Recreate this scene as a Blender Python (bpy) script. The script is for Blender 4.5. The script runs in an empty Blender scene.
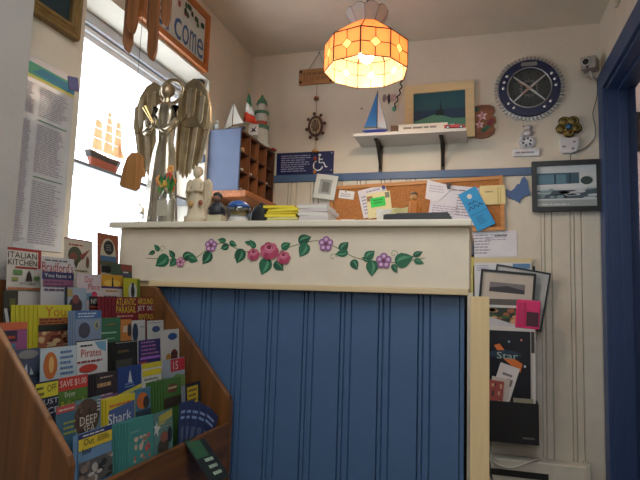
import bpy, bmesh, math, random
from mathutils import Vector, Matrix
random.seed(4)
sc = bpy.context.scene
col = sc.collection
R = math.radians

# ---------------------------------------------------------------- camera
cam_d = bpy.data.cameras.new('camera')
cam_d.sensor_width = 36.0
cam_d.lens = 549.0 / 640.0 * 36.0
cam_d.clip_start = 0.02
cam = bpy.data.objects.new('camera', cam_d)
col.objects.link(cam)
cam.matrix_world = Matrix(((0.96030, -0.00203, 0.27895, 0.0),
                           (0.27705, -0.10951, -0.95459, 0.0),
                           (0.03249, 0.99398, -0.10460, 1.05),
                           (0, 0, 0, 1)))
sc.camera = cam

# ---------------------------------------------------------------- world, daylight, exposure
world = bpy.data.worlds.new('overcast_sky')
sc.world = world
world.use_nodes = True
bg = world.node_tree.nodes['Background']
bg.inputs[0].default_value = (0.93, 0.97, 1.0, 1)
bg.inputs[1].default_value = 4.6
sc.view_settings.view_transform = 'Standard'
sc.view_settings.look = 'None'
sc.view_settings.gamma = 1.0
sc.view_settings.use_curve_mapping = False
sc.view_settings.exposure = 0.30


def portal(name, loc, rot, sx, sy):
    d = bpy.data.lights.new(name, 'AREA')
    d.shape = 'RECTANGLE'
    d.size, d.size_y = sx, sy
    d.cycles.is_portal = True
    o = bpy.data.objects.new(name, d)
    col.objects.link(o)
    o.location = loc
    o.rotation_euler = rot
    return o


ZOPEN = 2.46
portal('window_portal', (-1.43, 1.90, 1.57), (0, R(-90), 0), 1.04, 0.87)
portal('added_rear_window_portal', (-0.1, -1.41, 1.85), (R(90), 0, 0), .8, .7)  # daylight through the window added behind the camera
portal('added_ceiling_opening_portal', (.01, .20, ZOPEN), (0, 0, 0), 1.02, 1.3)  # daylight through a made-up, unseen opening in the ceiling

# ---------------------------------------------------------------- materials
MATS = {}


def lin(c):
    c = c / 255.0
    return c / 12.92 if c <= 0.04045 else ((c + 0.055) / 1.055) ** 2.4


def M(rgb, rough=0.6, metal=0.0, kind='plain', **k):
    key = (tuple(rgb), rough, metal, kind, tuple(sorted(k.items())))
    if key in MATS:
        return MATS[key]
    m = bpy.data.materials.new('%s_%02x%02x%02x' % ((kind,) + tuple(int(x) for x in rgb)))
    MATS[key] = m
    m.use_nodes = True
    nt = m.node_tree
    b = nt.nodes['Principled BSDF']
    L = [lin(x) for x in rgb]
    b.inputs['Roughness'].default_value = rough
    b.inputs['Metallic'].default_value = metal
    tc = nt.nodes.new('ShaderNodeTexCoord')
    if kind in ('plain', 'plaster', 'metal', 'cork'):
        sc_, amt = {'plain': (18, .05), 'plaster': (5, .06), 'metal': (30, .25), 'cork': (160, .35)}[kind]
        n = nt.nodes.new('ShaderNodeTexNoise')
        n.inputs['Scale'].default_value = sc_
        n.inputs['Detail'].default_value = 4
        nt.links.new(tc.outputs['Object'], n.inputs['Vector'])
        rp = nt.nodes.new('ShaderNodeValToRGB')
        rp.color_ramp.elements[0].position = .3
        rp.color_ramp.elements[1].position = .7
        rp.color_ramp.elements[0].color = [x * (1 - amt) for x in L] + [1]
        rp.color_ramp.elements[1].color = [min(1, x * (1 + amt * .5)) for x in L] + [1]
        nt.links.new(n.outputs['Fac'], rp.inputs['Fac'])
        nt.links.new(rp.outputs['Color'], b.inputs['Base Color'])
        if kind == 'plaster':
            n2 = nt.nodes.new('ShaderNodeTexNoise')
            n2.inputs['Scale'].default_value = 60
            nt.links.new(tc.outputs['Object'], n2.inputs['Vector'])
            bp = nt.nodes.new('ShaderNodeBump')
            bp.inputs['Strength'].default_value = .12
            bp.inputs['Distance'].default_value = .01
            nt.links.new(n2.outputs['Fac'], bp.inputs['Height'])
            nt.links.new(bp.outputs['Normal'], b.inputs['Normal'])
    elif kind == 'wood':
        ax = k.get('axis', 'z')
        mp = nt.nodes.new('ShaderNodeMapping')
        s = {'x': (2.5, 45, 45), 'y': (45, 2.5, 45), 'z': (45, 45, 2.5)}[ax]
        mp.inputs['Scale'].default_value = s
        nt.links.new(tc.outputs['Object'], mp.inputs['Vector'])
        n = nt.nodes.new('ShaderNodeTexNoise')
        n.inputs['Scale'].default_value = 1.0
        n.inputs['Detail'].default_value = 6
        n.inputs['Distortion'].default_value = .6
        nt.links.new(mp.outputs['Vector'], n.inputs['Vector'])
        rp = nt.nodes.new('ShaderNodeValToRGB')
        rp.color_ramp.elements[0].position = .32
        rp.color_ramp.elements[1].position = .68
        con = k.get('contrast', .48)
        rp.color_ramp.elements[0].color = [x * (1 - con) for x in L] + [1]
        rp.color_ramp.elements[1].color = [min(1, x * (1 + con * .4)) for x in L] + [1]
        nt.links.new(n.outputs['Fac'], rp.inputs['Fac'])
        nt.links.new(rp.outputs['Color'], b.inputs['Base Color'])
    elif kind == 'pane':        # stained glass: lets lamp light through, coloured
        b.inputs['Base Color'].default_value = L + [1]
        tr = nt.nodes.new('ShaderNodeBsdfTranslucent')
        tr.inputs['Color'].default_value = L + [1]
        mx = nt.nodes.new('ShaderNodeMixShader')
        mx.inputs[0].default_value = .5
        out = nt.nodes['Material Output']
        nt.links.new(b.outputs[0], mx.inputs[1])
        nt.links.new(tr.outputs[0], mx.inputs[2])
        nt.links.new(mx.outputs[0], out.inputs['Surface'])
    elif kind == 'paper':       # thin cloth / paper
        b.inputs['Base Color'].default_value = L + [1]
    elif kind == 'glass':       # clear flat glass
        tr = nt.nodes.new('ShaderNodeBsdfTransparent')
        tr.inputs['Color'].default_value = L + [1]
        gl = nt.nodes.new('ShaderNodeBsdfGlossy')
        gl.inputs['Roughness'].default_value = .05
        mx = nt.nodes.new('ShaderNodeMixShader')
        mx.inputs[0].default_value = k.get('gloss', .06)
        out = nt.nodes['Material Output']
        nt.links.new(tr.outputs[0], mx.inputs[1])
        nt.links.new(gl.outputs[0], mx.inputs[2])
        nt.links.new(mx.outputs[0], out.inputs['Surface'])
    elif kind == 'glow':
        b.inputs['Base Color'].default_value = L + [1]
        b.inputs['Emission Color'].default_value = L + [1]
        b.inputs['Emission Strength'].default_value = k.get('power', 20)
    return m


WHITE = (236, 232, 222)
BLUE = (70, 97, 134)
OAK = (108, 67, 32)


# ---------------------------------------------------------------- mesh builder
class MB:
    def __init__(s, F=None):
        s.v, s.f, s.F = [], [], F

    def add(s, vs, fs):
        b = len(s.v)
        for p in vs:
            p = Vector(p)
            s.v.append(s.F @ p if s.F else p)
        s.f += [[i + b for i in f] for f in fs]
        return s

    def box(s, x0, x1, y0, y1, z0, z1):
        return s.add([(x, y, z) for z in (z0, z1) for y in (y0, y1) for x in (x0, x1)],
                     [(0, 2, 3, 1), (4, 5, 7, 6), (0, 1, 5, 4), (2, 6, 7, 3), (0, 4, 6, 2), (1, 3, 7, 5)])

    def prism(s, pts, off):
        """pts: planar loop of 3d points, off: extrusion vector"""
        n = len(pts)
        off = Vector(off)
        P = [Vector(p) for p in pts]
        return s.add(P + [p + off for p in P],
                     [list(range(n))[::-1], list(range(n, 2 * n))] +
                     [(i, (i + 1) % n, (i + 1) % n + n, i + n) for i in range(n)])

    def xz(s, pts, y0, y1):
        return s.prism([(a, y1, b) for a, b in pts], (0, y0 - y1, 0))

    def xy(s, pts, z0, z1):
        return s.prism([(a, b, z0) for a, b in pts], (0, 0, z1 - z0))

    def yz(s, pts, x0, x1):
        return s.prism([(x0, a, b) for a, b in pts], (x1 - x0, 0, 0))

    def flat(s, pts):
        return s.add(pts, [list(range(len(pts)))])

    def tube(s, pts, r, n=6, closed=False):
        P = [Vector(p) for p in pts]
        m = len(P)
        rr = r if isinstance(r, (list, tuple)) else [r] * m
        vs, fs = [], []
        for i, p in enumerate(P):
            a = P[i - 1] if (i > 0 or closed) else p
            c = P[(i + 1) % m] if (i < m - 1 or closed) else p
            t = (c - a).normalized()
            up = Vector((0, 0, 1)) if abs(t.z) < .9 else Vector((0, 1, 0))
            u = t.cross(up).normalized()
            w = u.cross(t)
            for k in range(n):
                q = 2 * math.pi * k / n
                vs.append(p + rr[i] * (math.cos(q) * u + math.sin(q) * w))
        for i in range(m if closed else m - 1):
            j = (i + 1) % m
            for k in range(n):
                fs.append((i * n + k, i * n + (k + 1) % n, j * n + (k + 1) % n, j * n + k))
        if not closed:
            fs += [list(range(n))[::-1], list(range((m - 1) * n, m * n))]
        return s.add(vs, fs)

    def lathe(s, prof, c=(0, 0, 0), n=16, sx=1, sy=1, wob=0, wn=8):
        vs, fs = [], []
        c = Vector(c)
        for r, z in prof:
            for k in range(n):
                q = 2 * math.pi * k / n
                w = 1 + wob * math.cos(wn * q)
                vs.append(c + Vector((r * w * sx * math.cos(q), r * w * sy * math.sin(q), z)))
        for i in range(len(prof) - 1):
            for k in range(n):
                fs.append((i * n + k, i * n + (k + 1) % n, (i + 1) * n + (k + 1) % n, (i + 1) * n + k))
        fs += [list(range(n))[::-1], list(range((len(prof) - 1) * n, len(prof) * n))]
        return s.add(vs, fs)

    def ball(s, c, r, n=12, m=8):
        r = r if isinstance(r, (list, tuple)) else (r, r, r)
        vs, fs = [], []
        for i in range(1, m):
            a = math.pi * i / m
            for k in range(n):
                q = 2 * math.pi * k / n
                vs.append((c[0] + r[0] * math.sin(a) * math.cos(q), c[1] + r[1] * math.sin(a) * math.sin(q),
                           c[2] - r[2] * math.cos(a)))
        b = len(vs)
        vs += [(c[0], c[1], c[2] - r[2]), (c[0], c[1], c[2] + r[2])]
        for i in range(m - 2):
            for k in range(n):
                fs.append((i * n + k, i * n + (k + 1) % n, (i + 1) * n + (k + 1) % n, (i + 1) * n + k))
        for k in range(n):
            fs.append((b, (k + 1) % n, k))
            fs.append((b + 1, (m - 2) * n + k, (m - 2) * n + (k + 1) % n))
        return s.add(vs, fs)

    def build(s, name, mat, parent=None, smooth=False, bevel=0, fix=True):
        if parent is not None:
            org = ORG[parent.name]
        else:
            xs = [p.x for p in s.v]; ys = [p.y for p in s.v]; zs = [p.z for p in s.v]
            org = Vector(((min(xs) + max(xs)) / 2, (min(ys) + max(ys)) / 2, min(zs)))
        me = bpy.data.meshes.new(name)
        me.from_pydata([tuple(p - org) for p in s.v], [], s.f)
        if fix or bevel:
            bm = bmesh.new()
            bm.from_mesh(me)
            if fix:
                bmesh.ops.recalc_face_normals(bm, faces=bm.faces)
            if bevel:
                es = [e for e in bm.edges if len(e.link_faces) == 2 and e.calc_face_angle() > .8]
                bmesh.ops.bevel(bm, geom=es, offset=bevel, segments=2, affect='EDGES', profile=.6)
            bm.to_mesh(me)
            bm.free()
        if smooth:
            for p in me.polygons:
                p.use_smooth = True
        me.materials.append(mat)
        o = bpy.data.objects.new(name, me)
        col.objects.link(o)
        if parent is not None:
            o.parent = parent
        else:
            o.location = org
        ORG[o.name] = org
        return o


ORG = {}


def tag(o, label, cat, group=None):
    o['label'] = label
    o['category'] = cat
    if group:
        o['group'] = group
    return o


def struct(o, label=None):
    o['kind'] = 'structure'
    if label:
        o['label'] = label
    return o


def thing(name, label, cat, loc, group=None):
    o = bpy.data.objects.new(name, None)
    o.empty_display_size = .05
    col.objects.link(o)
    o.location = loc
    ORG[o.name] = Vector(loc)
    return tag(o, label, cat, group)


def frame(o, x=(1, 0, 0), z=(0, 0, 1), rot=0):
    """matrix with local x = right, local z = up, local -y = towards the viewer; rot turns it in its own plane"""
    x = Vector(x).normalized(); z = Vector(z).normalized()
    y = z.cross(x)
    m = Matrix((x, y, z)).transposed().to_4x4()
    m.translation = Vector(o)
    return m @ Matrix.Rotation(R(rot), 4, 'Y')


def text_mesh(s):
    c = bpy.data.curves.new('lettering', 'FONT')
    c.body = s
    c.resolution_u = 2
    t = bpy.data.objects.new('lettering', c)
    me = bpy.data.meshes.new_from_object(t)
    bpy.data.objects.remove(t)
    bpy.data.curves.remove(c)
    vs = [(v.co.x, v.co.y) for v in me.vertices]
    fs = [list(p.vertices) for p in me.polygons]
    bpy.data.meshes.remove(me)
    return vs, fs


def lettering(s, F, x0, z0, x1, z1, y, mat, parent, name='lettering', slant=0, depth=0):
    vs, fs = text_mesh(s)
    ax = min(v[0] for v in vs); bx = max(v[0] for v in vs)
    az = min(v[1] for v in vs); bz = max(v[1] for v in vs)
    b = MB(F)
    P = [(x0 + (v[0] - ax) / (bx - ax) * (x1 - x0) + slant * (v[1] - az) / (bz - az), y,
          z0 + (v[1] - az) / (bz - az) * (z1 - z0)) for v in vs]
    b.add(P, fs)
    return b.build(name, mat, parent, fix=False)


def ell(cx, cz, rx, rz, n=16, a0=0):
    return [(cx + rx * math.cos(2 * math.pi * i / n + a0), cz + rz * math.sin(2 * math.pi * i / n + a0)) for i in range(n)]


def prints(o, F, x0, z0, w, h, items, y=-.0012):
    """flat print on a sheet: items in 0..1 coordinates of the printed area"""
    for i, it in enumerate(items):
        yy = y - .00025 * (i + 1)
        k = it[0]
        X = lambda u: x0 + u * w
        Z = lambda v: z0 + v * h
        if k == 'r':
            _, nm, u0, v0, u1, v1, c = it
            MB(F).flat([(X(u0), yy, Z(v0)), (X(u1), yy, Z(v0)), (X(u1), yy, Z(v1)), (X(u0), yy, Z(v1))]).build(nm, M(c), o, fix=False)
        elif k == 'e':
            _, nm, cu, cv, ru, rv, c = it
            MB(F).flat([(X(a), yy, Z(b)) for a, b in ell(cu, cv, ru, rv)]).build(nm, M(c), o, fix=False)
        elif k == 'p':
            _, nm, pts, c = it
            MB(F).flat([(X(a), yy, Z(b)) for a, b in pts]).build(nm, M(c), o, fix=False)
        elif k == 't':
            _, s, u0, v0, u1, v1, c = it
            lettering(s, F, X(u0), Z(v0), X(u1), Z(v1), yy, M(c), o)
        elif k == 'l':          # lines of small print
            _, u0, v0, u1, v1, n, c = it
            b = MB(F)
            rnd = random.Random(n * 7 + int(u0 * 100))
            for j in range(n):
                za = v0 + (v1 - v0) * (j + .25) / n
                zb = v0 + (v1 - v0) * (j + .7) / n
                u = u0
                ue = u1 - (u1 - u0) * rnd.random() * .3
                while u < ue:
                    e = min(ue, u + (u1 - u0) * rnd.uniform(.08, .25))
                    b.flat([(X(u), yy, Z(za)), (X(e), yy, Z(za)), (X(e), yy, Z(zb)), (X(u), yy, Z(zb))])
                    u = e + (u1 - u0) * .03
            b.build('small_print', M(c), o, fix=False)
        elif k == 's':          # scattered blots of colour (photo print)
            _, nm, u0, v0, u1, v1, n, cs = it
            rnd = random.Random(n + int(u1 * 50))
            for ci, c in enumerate(cs):
                b = MB(F)
                for j in range(n):
                    cu, cv = rnd.uniform(u0, u1), rnd.uniform(v0, v1)
                    ru, rv = (u1 - u0) * rnd.uniform(.05, .14), (v1 - v0) * rnd.uniform(.06, .18)
                    b.flat([(X(min(u1, max(u0, a))), yy - .00004 * ci, Z(min(v1, max(v0, bq)))) for a, bq in ell(cu, cv, ru, rv, 8)])
                b.build(nm, M(c), o, fix=False)['kind'] = 'stuff'


def sheet(name, label, cat, F, w, h, base, items=(), t=.0012, group=None, vis=None, rough=.6):
    """a card or paper: local x 0..w, z 0..h; the printed area is the top `vis` of it"""
    o = MB(F).box(0, w, -t, 0, 0, h).build(name, M(base, rough))
    tag(o, label, cat, group)
    vis = vis or h
    prints(o, F, 0, h - vis, w, vis, items, -t)
    return o


# ---------------------------------------------------------------- the room
CREAM = (226, 214, 190)
wall_m = M((211, 204, 189), .8, kind='plaster')
ceil_m = M((214, 206, 190), .85, kind='plaster')
XL, XR, YB, ZC = -1.275, .567, 2.848, 2.44
struct(MB().box(-1.6, 2.2, -1.6, 4.0, -.05, 0).build('floor', M((70, 56, 46), .5)), 'dark brown floor')
KX0, KX1, KY0, KY1 = -.50, .52, -.45, .85  # unseen ceiling opening, added to light counter and rack from above
struct(MB().box(-1.6, KX0, -1.6, 4.0, ZC, ZC + .05).box(KX1, 2.2, -1.6, 4.0, ZC, ZC + .05).box(KX0, KX1, -1.6, KY0, ZC, ZC + .05).box(KX0, KX1, KY1, 4.0, ZC, ZC + .05).build('ceiling', ceil_m), 'off-white plaster ceiling')
wb = struct(MB().box(-1.475, .70, YB, YB + .1, 0, ZC).build('wall_back', wall_m), 'cream back wall with plank wainscot')
# left wall with the window opening, and its thicker near part
b = MB()
WY0, WY1, WZ0, WZ1 = 1.465, 2.337, 1.02, 2.09
b.box(-1.475, XL, 1.04, WY0, 0, ZC).box(-1.475, XL, WY1, YB, 0, ZC)
b.box(-1.475, XL, WY0, WY1, 0, WZ0).box(-1.475, XL, WY0, WY1, WZ1, ZC)
struct(b.build('wall_left', wall_m), 'cream left wall around the window')
struct(MB().box(-1.475, -1.06, -1.4, 1.04, 0, ZC).build('wall_left_pier', M((160, 158, 155), .7, kind='plaster'), bevel=.004),
       'pale grey wall end at the left edge')
# right wall with the door opening
b = MB()
DY0, DY1, DZ = 1.90, 2.745, 2.069
b.box(XR, XR + .12, -1.4, DY0, 0, ZC).box(XR, XR + .12, DY1, YB, 0, ZC).box(XR, XR + .12, DY0, DY1, DZ, ZC)
struct(b.build('wall_right', wall_m), 'cream right wall above the doorway')
# rear wall behind the camera, with an unseen window opening added to let in light
b = MB()
b.box(-1.475, -.5, -1.5, -1.4, 0, ZC).box(.3, XR + .12, -1.5, -1.4, 0, ZC)
b.box(-.5, .3, -1.5, -1.4, 0, 1.5).box(-.5, .3, -1.5, -1.4, 2.2, ZC)
struct(b.build('wall_rear', wall_m), 'wall behind the viewer')
# the next room seen through the doorway
struct(MB().box(.69, 2.2, 3.3, 3.36, 0, ZC).build('wall_next_room', M((190, 168, 170), .8, kind='plaster')), 'mauve wall of the next room')
struct(MB().box(2.14, 2.2, 1.3, 3.3, 0, ZC).build('wall_next_room_side', M((190, 168, 170), .8, kind='plaster')), 'far side wall of the next room')


struct(MB().box(.69, 2.2, 1.24, 1.30, 0, ZC).build('wall_next_room_front', M((190, 168, 170), .8, kind='plaster')), 'near wall of the next room')


def plank_profile(p, pts):
    return [(0, 0)] + pts(p) + [(p, 0)]


cream_prof = lambda p: [(0, .004), (.003, .012), (.015, .012), (.018, .004), (.021, .012), (.046, .012), (.049, .004), (.052, .012),
                        (p - .002, .012), (p, .004)]
blue_prof = lambda p: [(0, .006), (.002, .012), (.009, .012), (.0115, .007), (.014, .012), (.027, .012), (.0295, .007), (.032, .012),
                       (p - .002, .012), (p, .006)]
# cream wainscot planks on the back wall
pm = M((206, 199, 184), .55)
x = .286 - .131 * 12
first = None
while x < XR - .01:
    w_ = min(.131, XR - x)
    x0 = max(x, XL)
    if -.24 < x < .28:
        if x < -.2:
            MB().box(x0, x0 + .524, YB - .012, YB, 0, 1.69).build('plank', pm, wb)
    elif x0 == x and w_ > .12:
        if first is None:
            first = MB().xy([(a, -d) for a, d in plank_profile(.131, cream_prof)], 0, 1.69).build('plank', pm, wb)
            # mesh was built relative to the wall origin: undo it
            me = first.data
            for v in me.vertices:
                v.co += ORG[wb.name]
            first.location = Vector((x, YB, 0)) - ORG[wb.name]
        else:
            c = first.copy(); col.objects.link(c); c.parent = wb
            c.location = Vector((x, YB, 0)) - ORG[wb.name]
    else:
        MB().box(x0, min(x + .131, XR), YB - .012, YB, 0, 1.69).build('plank', pm, wb)
    x += .131
blue_m = M(BLUE, .45)
struct(MB().box(XL, .566, YB - .022, YB, 1.683, 1.723).build('trim_1', blue_m, bevel=.003), 'blue chair rail along the back wall')
struct(MB().box(-1.44, XL - .001, WY1 - .012, WY1, 1.681, 1.721).build('trim_2', blue_m, bevel=.002), 'blue rail continuing onto the window jamb')

# window frame in the recess
wm = M((232, 234, 236), .4)
gm = M((196, 200, 208), .4)
win = bpy.data.objects.new('window_1', None)
col.objects.link(win)
win.location = (-1.44, 1.9, WZ0)
ORG[win.name] = Vector(win.location)
struct(win, 'bright recessed window beside the counter')
b = MB()
b.box(-1.47, -1.425, WY0, WY0 + .03, WZ0, WZ1).box(-1.47, -1.425, WY1 - .03, WY1, WZ0, WZ1).box(-1.47, -1.425, WY0, WY1, WZ0, WZ0 + .04)
b.box(-1.47, -1.435, WY0, WY1, 2.0, WZ1)
b.build('window_frame', wm, win)
for nm_, (x0, x1, y0, y1, z0, z1), ax in (('added_rear_window', (-.5, .3, -1.48, -1.43, 1.5, 2.2), 0),):  # frame of the unseen rear window, added for its light
    w2 = bpy.data.objects.new(nm_, None)
    col.objects.link(w2)
    w2.location = ((x0 + x1) / 2, (y0 + y1) / 2, z0)
    ORG[w2.name] = Vector(w2.location)
    struct(w2, 'added window out of view behind the viewer, letting in light')
    fb = MB()
    fb.box(x0, x0 + .04, y0, y1, z0, z1).box(x1 - .04, x1, y0, y1, z0, z1)
    fb.box(x0, x1, y0, y1, z0, z0 + .04).box(x0, x1, y0, y1, z1 - .04, z1)
    fb.build('window_frame', wm, w2)
b = MB().box(-1.44, -1.405, WY0 + .002, WY1 - .002, 2.045, 2.088)
b.build('blind_cassette', gm, win, bevel=.006)
MB().box(-1.437, -1.420, WY0 + .002, WY1 - .002, 2.022, 2.040).build('blind_rail', wm, win, bevel=.003)
MB().box(-1.458, -1.452, WY0 + .03, WY1 - .03, WZ0 + .04, 2.0).build('pane', M((250, 252, 255), .1, kind='glass', gloss=.03), win)
MB().box(-1.435, -1.285, WY0 + .003, WY1 - .003, 1.470, 1.482).build('shelf', M((112, 118, 128), .4), win, bevel=.002)

# doorway casing
dm = M((46, 68, 108), .45)
door = bpy.data.objects.new('door_1', None)
col.objects.link(door)
door.location = (XR, (DY0 + DY1) / 2, 0)
ORG[door.name] = Vector(door.location)
struct(door, 'blue painted doorway casing at the right')
MB().box(XR - .018, XR, DY1, DY1 + .09, 0, 2.16).build('casing', dm, door, bevel=.003)
MB().box(XR - .018, XR, DY0 - .09, DY0, 0, 2.16).build('casing', dm, door, bevel=.003)
MB().box(XR - .0185, XR, DY0 - .09, DY1 + .09, DZ, 2.16).build('head_casing', dm, door, bevel=.003)
MB().box(XR, XR + .12, DY1 - .014, DY1, 0, DZ).build('jamb', dm, door)
MB().box(XR + .045, XR + .085, DY1 - .026, DY1 - .014, 0, DZ - .014).build('door_stop', dm, door, bevel=.002)
MB().box(XR, XR + .12, DY0, DY1, DZ - .014, DZ).build('head_jamb', dm, door)
MB().box(XR + .045, XR + .085, DY0, DY1 - .026, DZ - .026, DZ - .014).build('door_stop', dm, door)
MB().box(XR, XR + .12, DY0, DY0 + .014, 0, DZ - .014).build('jamb', dm, door)

# ---------------------------------------------------------------- counter
ctr = thing('reception_counter', 'reception counter with a flower-painted cream fascia above blue boards', 'counter', (-.54, 1.6, 0))
cream = M((224, 210, 188), .5)
pale = M((214, 190, 150), .5, kind='wood', axis='x', contrast=.15)
MB().box(-1.045, -.036, 1.468, 1.80, 0, 1.083).build('carcass', M((40, 48, 60), .7), ctr)
fas = MB().box(-1.052, -.025, 1.43, 1.81, 1.083, 1.241).build('fascia_panel', cream, ctr, bevel=.002)
MB().box(-.940, -.026, 1.424, 1.456, 1.068, 1.083).build('trim_strip', pale, ctr, bevel=.002)
MB().box(-1.052, -.940, 1.44, 1.456, 1.068, 1.083).build('trim_strip', pale, ctr)
x = -.047 - .1045 * 9 + .0
first = None
bm_ = M(BLUE, .42, kind='plain')
for i in range(9):
    F = Matrix.Translation((x, 1.468, 0))
    p = .104
    if first is None:
        first = MB(F).xy([(a, -d) for a, d in plank_profile(p, blue_prof)], 0, 1.067).build('board', bm_, ctr)
        fx = x
    else:
        c = first.copy(); col.objects.link(c); c.parent = ctr
        c.location = (x - fx, 0, 0)
    x += .1045
MB().box(-.0465, -.037, 1.456, 1.468, 0, 1.067).build('board', bm_, ctr)

LEAVES = [(-0.923, 1.182, 0.026, 135, 0), (-0.939, 1.167, 0.023, 200, 0), (-0.902, 1.143, 0.049, 215, 1), (-0.871, 1.164, 0.029, 130, 0), (-0.866, 1.139, 0.029, 230, 1), (-0.818, 1.159, 0.035, 20, 1), (-0.801, 1.15, 0.032, 340, 1), (-0.756, 1.154, 0.041, 235, 1), (-0.711, 1.205, 0.026, 170, 0), (-0.701, 1.186, 0.026, 200, 1), (-0.676, 1.195, 0.026, 330, 0), (-0.653, 1.161, 0.043, 250, 1), (-0.616, 1.195, 0.029, 130, 0), (-0.63, 1.198, 0.02, 160, 0), (-0.575, 1.133, 0.049, 250, 1), (-0.534, 1.134, 0.035, 320, 1), (-0.516, 1.19, 0.029, 30, 1), (-0.462, 1.208, 0.038, 20, 1), (-0.463, 1.179, 0.041, 240, 1), (-0.35, 1.189, 0.032, 45, 1), (-0.355, 1.171, 0.035, 190, 0), (-0.319, 1.141, 0.029, 300, 1), (-0.279, 1.167, 0.032, 40, 1), (-0.289, 1.156, 0.023, 160, 0), (-0.272, 1.133, 0.041, 270, 1), (-0.212, 1.132, 0.026, 300, 0), (-0.189, 1.155, 0.049, 20, 1), (-0.153, 1.171, 0.026, 25, 0), (-0.15, 1.151, 0.026, 340, 0)]
FLOWERS = [(-0.84, 1.141, 0.0145, 0), (-0.744, 1.19, 0.0188, 1), (-0.4, 1.196, 0.0203, 1), (-0.241, 1.152, 0.0203, 1)]
ROSES = [(-0.61, 1.167, 0.0188), (-0.563, 1.178, 0.0275), (-0.52, 1.159, 0.0203)]
VINE = [(-0.958, 1.151), (-0.894, 1.149), (-0.84, 1.147), (-0.795, 1.153), (-0.758, 1.177), (-0.711, 1.197), (-0.654, 1.178), (-0.61, 1.169), (-0.562, 1.164), (-0.504, 1.187), (-0.463, 1.198), (-0.418, 1.204), (-0.361, 1.182), (-0.316, 1.159), (-0.243, 1.149), (-0.199, 1.149), (-0.135, 1.161)]
YF = 1.43
gr = [M((38, 104, 74), .5), M((28, 84, 62), .5)]
gl = M((88, 150, 112), .5)


def ribbon(pts, w, y, name, mat, parent, F=None):
    b = MB(F)
    L_, R_ = [], []
    for i, p in enumerate(pts):
        a = pts[max(0, i - 1)]; c = pts[min(len(pts) - 1, i + 1)]
        d = Vector((c[0] - a[0], c[1] - a[1])).normalized()
        ww = w[i] if isinstance(w, list) else w
        L_.append((p[0] - d.y * ww, y, p[1] + d.x * ww)); R_.append((p[0] + d.y * ww, y, p[1] - d.x * ww))
    n = len(pts)
    b.add(L_ + R_, [(i, i + 1, n + i + 1, n + i) for i in range(n - 1)])
    return b.build(name, mat, parent, fix=False)


def smooth_path(pts, k=5):
    out = []
    for i in range(len(pts) - 1):
        p0, p1, p2, p3 = [Vector(pts[max(0, min(len(pts) - 1, j))]) for j in (i - 1, i, i + 1, i + 2)]
        for j in range(k):
            t = j / k
            out.append(tuple(.5 * ((2 * p1) + (-p0 + p2) * t + (2 * p0 - 5 * p1 + 4 * p2 - p3) * t * t + (-p0 + 3 * p1 - 3 * p2 + p3) * t ** 3)))
    out.append(tuple(pts[-1]))
    return out


ribbon(smooth_path(VINE), .0011, YF - .0004, 'painted_vine', M((120, 120, 80)), fas)
for i, (cx, cz) in enumerate([(-.905, 1.178), (-.665, 1.158), (-.38, 1.160), (-.215, 1.170)]):
    sp = [(cx + .010 * (1 - t / 14) * math.cos(t * .55), cz + .012 * (1 - t / 14) * math.sin(t * .55)) for t in range(12)]
    ribbon(sp, .0007, YF - .0004, 'painted_tendril', M((120, 124, 84)), fas)
for i, (cx, cz, L, a, dk) in enumerate(LEAVES):
    a = R(a); wd = .30 if not dk else .40
    prof = [(-.5, 0), (-.42, .62), (-.25, .95), (0, 1), (.25, .66), (.45, .2), (.56, 0), (.45, -.2), (.25, -.66), (0, -1), (-.25, -.95), (-.42, -.62)]
    tr = lambda u, v: (cx + L * (u * math.cos(a) - v * wd * math.sin(a)), cz + L * (u * math.sin(a) + v * wd * math.cos(a)))
    b = MB().flat([(q[0], YF - .0007 - .00003 * i, q[1]) for q in (tr(u, v) for u, v in prof)])
    lf = b.build('painted_leaf', gr[(i * 7) % 2], fas, fix=False)
    hl = [(-.42, 0), (-.2, .45), (.05, .5), (.3, .22), (.5, 0), (.2, .06), (-.1, .08)]
    MB().flat([(q[0], YF - .0018 - .00002 * i, q[1]) for q in (tr(u, v) for u, v in hl)]).build('painted_highlight', gl, fas, fix=False)
for cx, cz, r, kind in FLOWERS:
    for k in range(5):
        q = 2 * math.pi * k / 5 + .3
        c = (152, 96, 150) if kind else (190, 112, 140)
        MB().flat([(u, YF - .0030 - .0001 * k, v) for u, v in ell(cx + r * .55 * math.cos(q), cz + r * .55 * math.sin(q), r * .5, r * .5, 12)]).build('painted_petal', M(c), fas, fix=False)
        MB().flat([(u, YF - .0037, v) for u, v in ell(cx + r * .6 * math.cos(q), cz + r * .6 * math.sin(q), r * .24, r * .24, 8)]).build('painted_highlight', M((214, 178, 206)), fas, fix=False)
    MB().flat([(u, YF - .0041, v) for u, v in ell(cx, cz, r * .22, r * .22, 8)]).build('painted_centre', M((120, 60, 70)), fas, fix=False)
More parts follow.
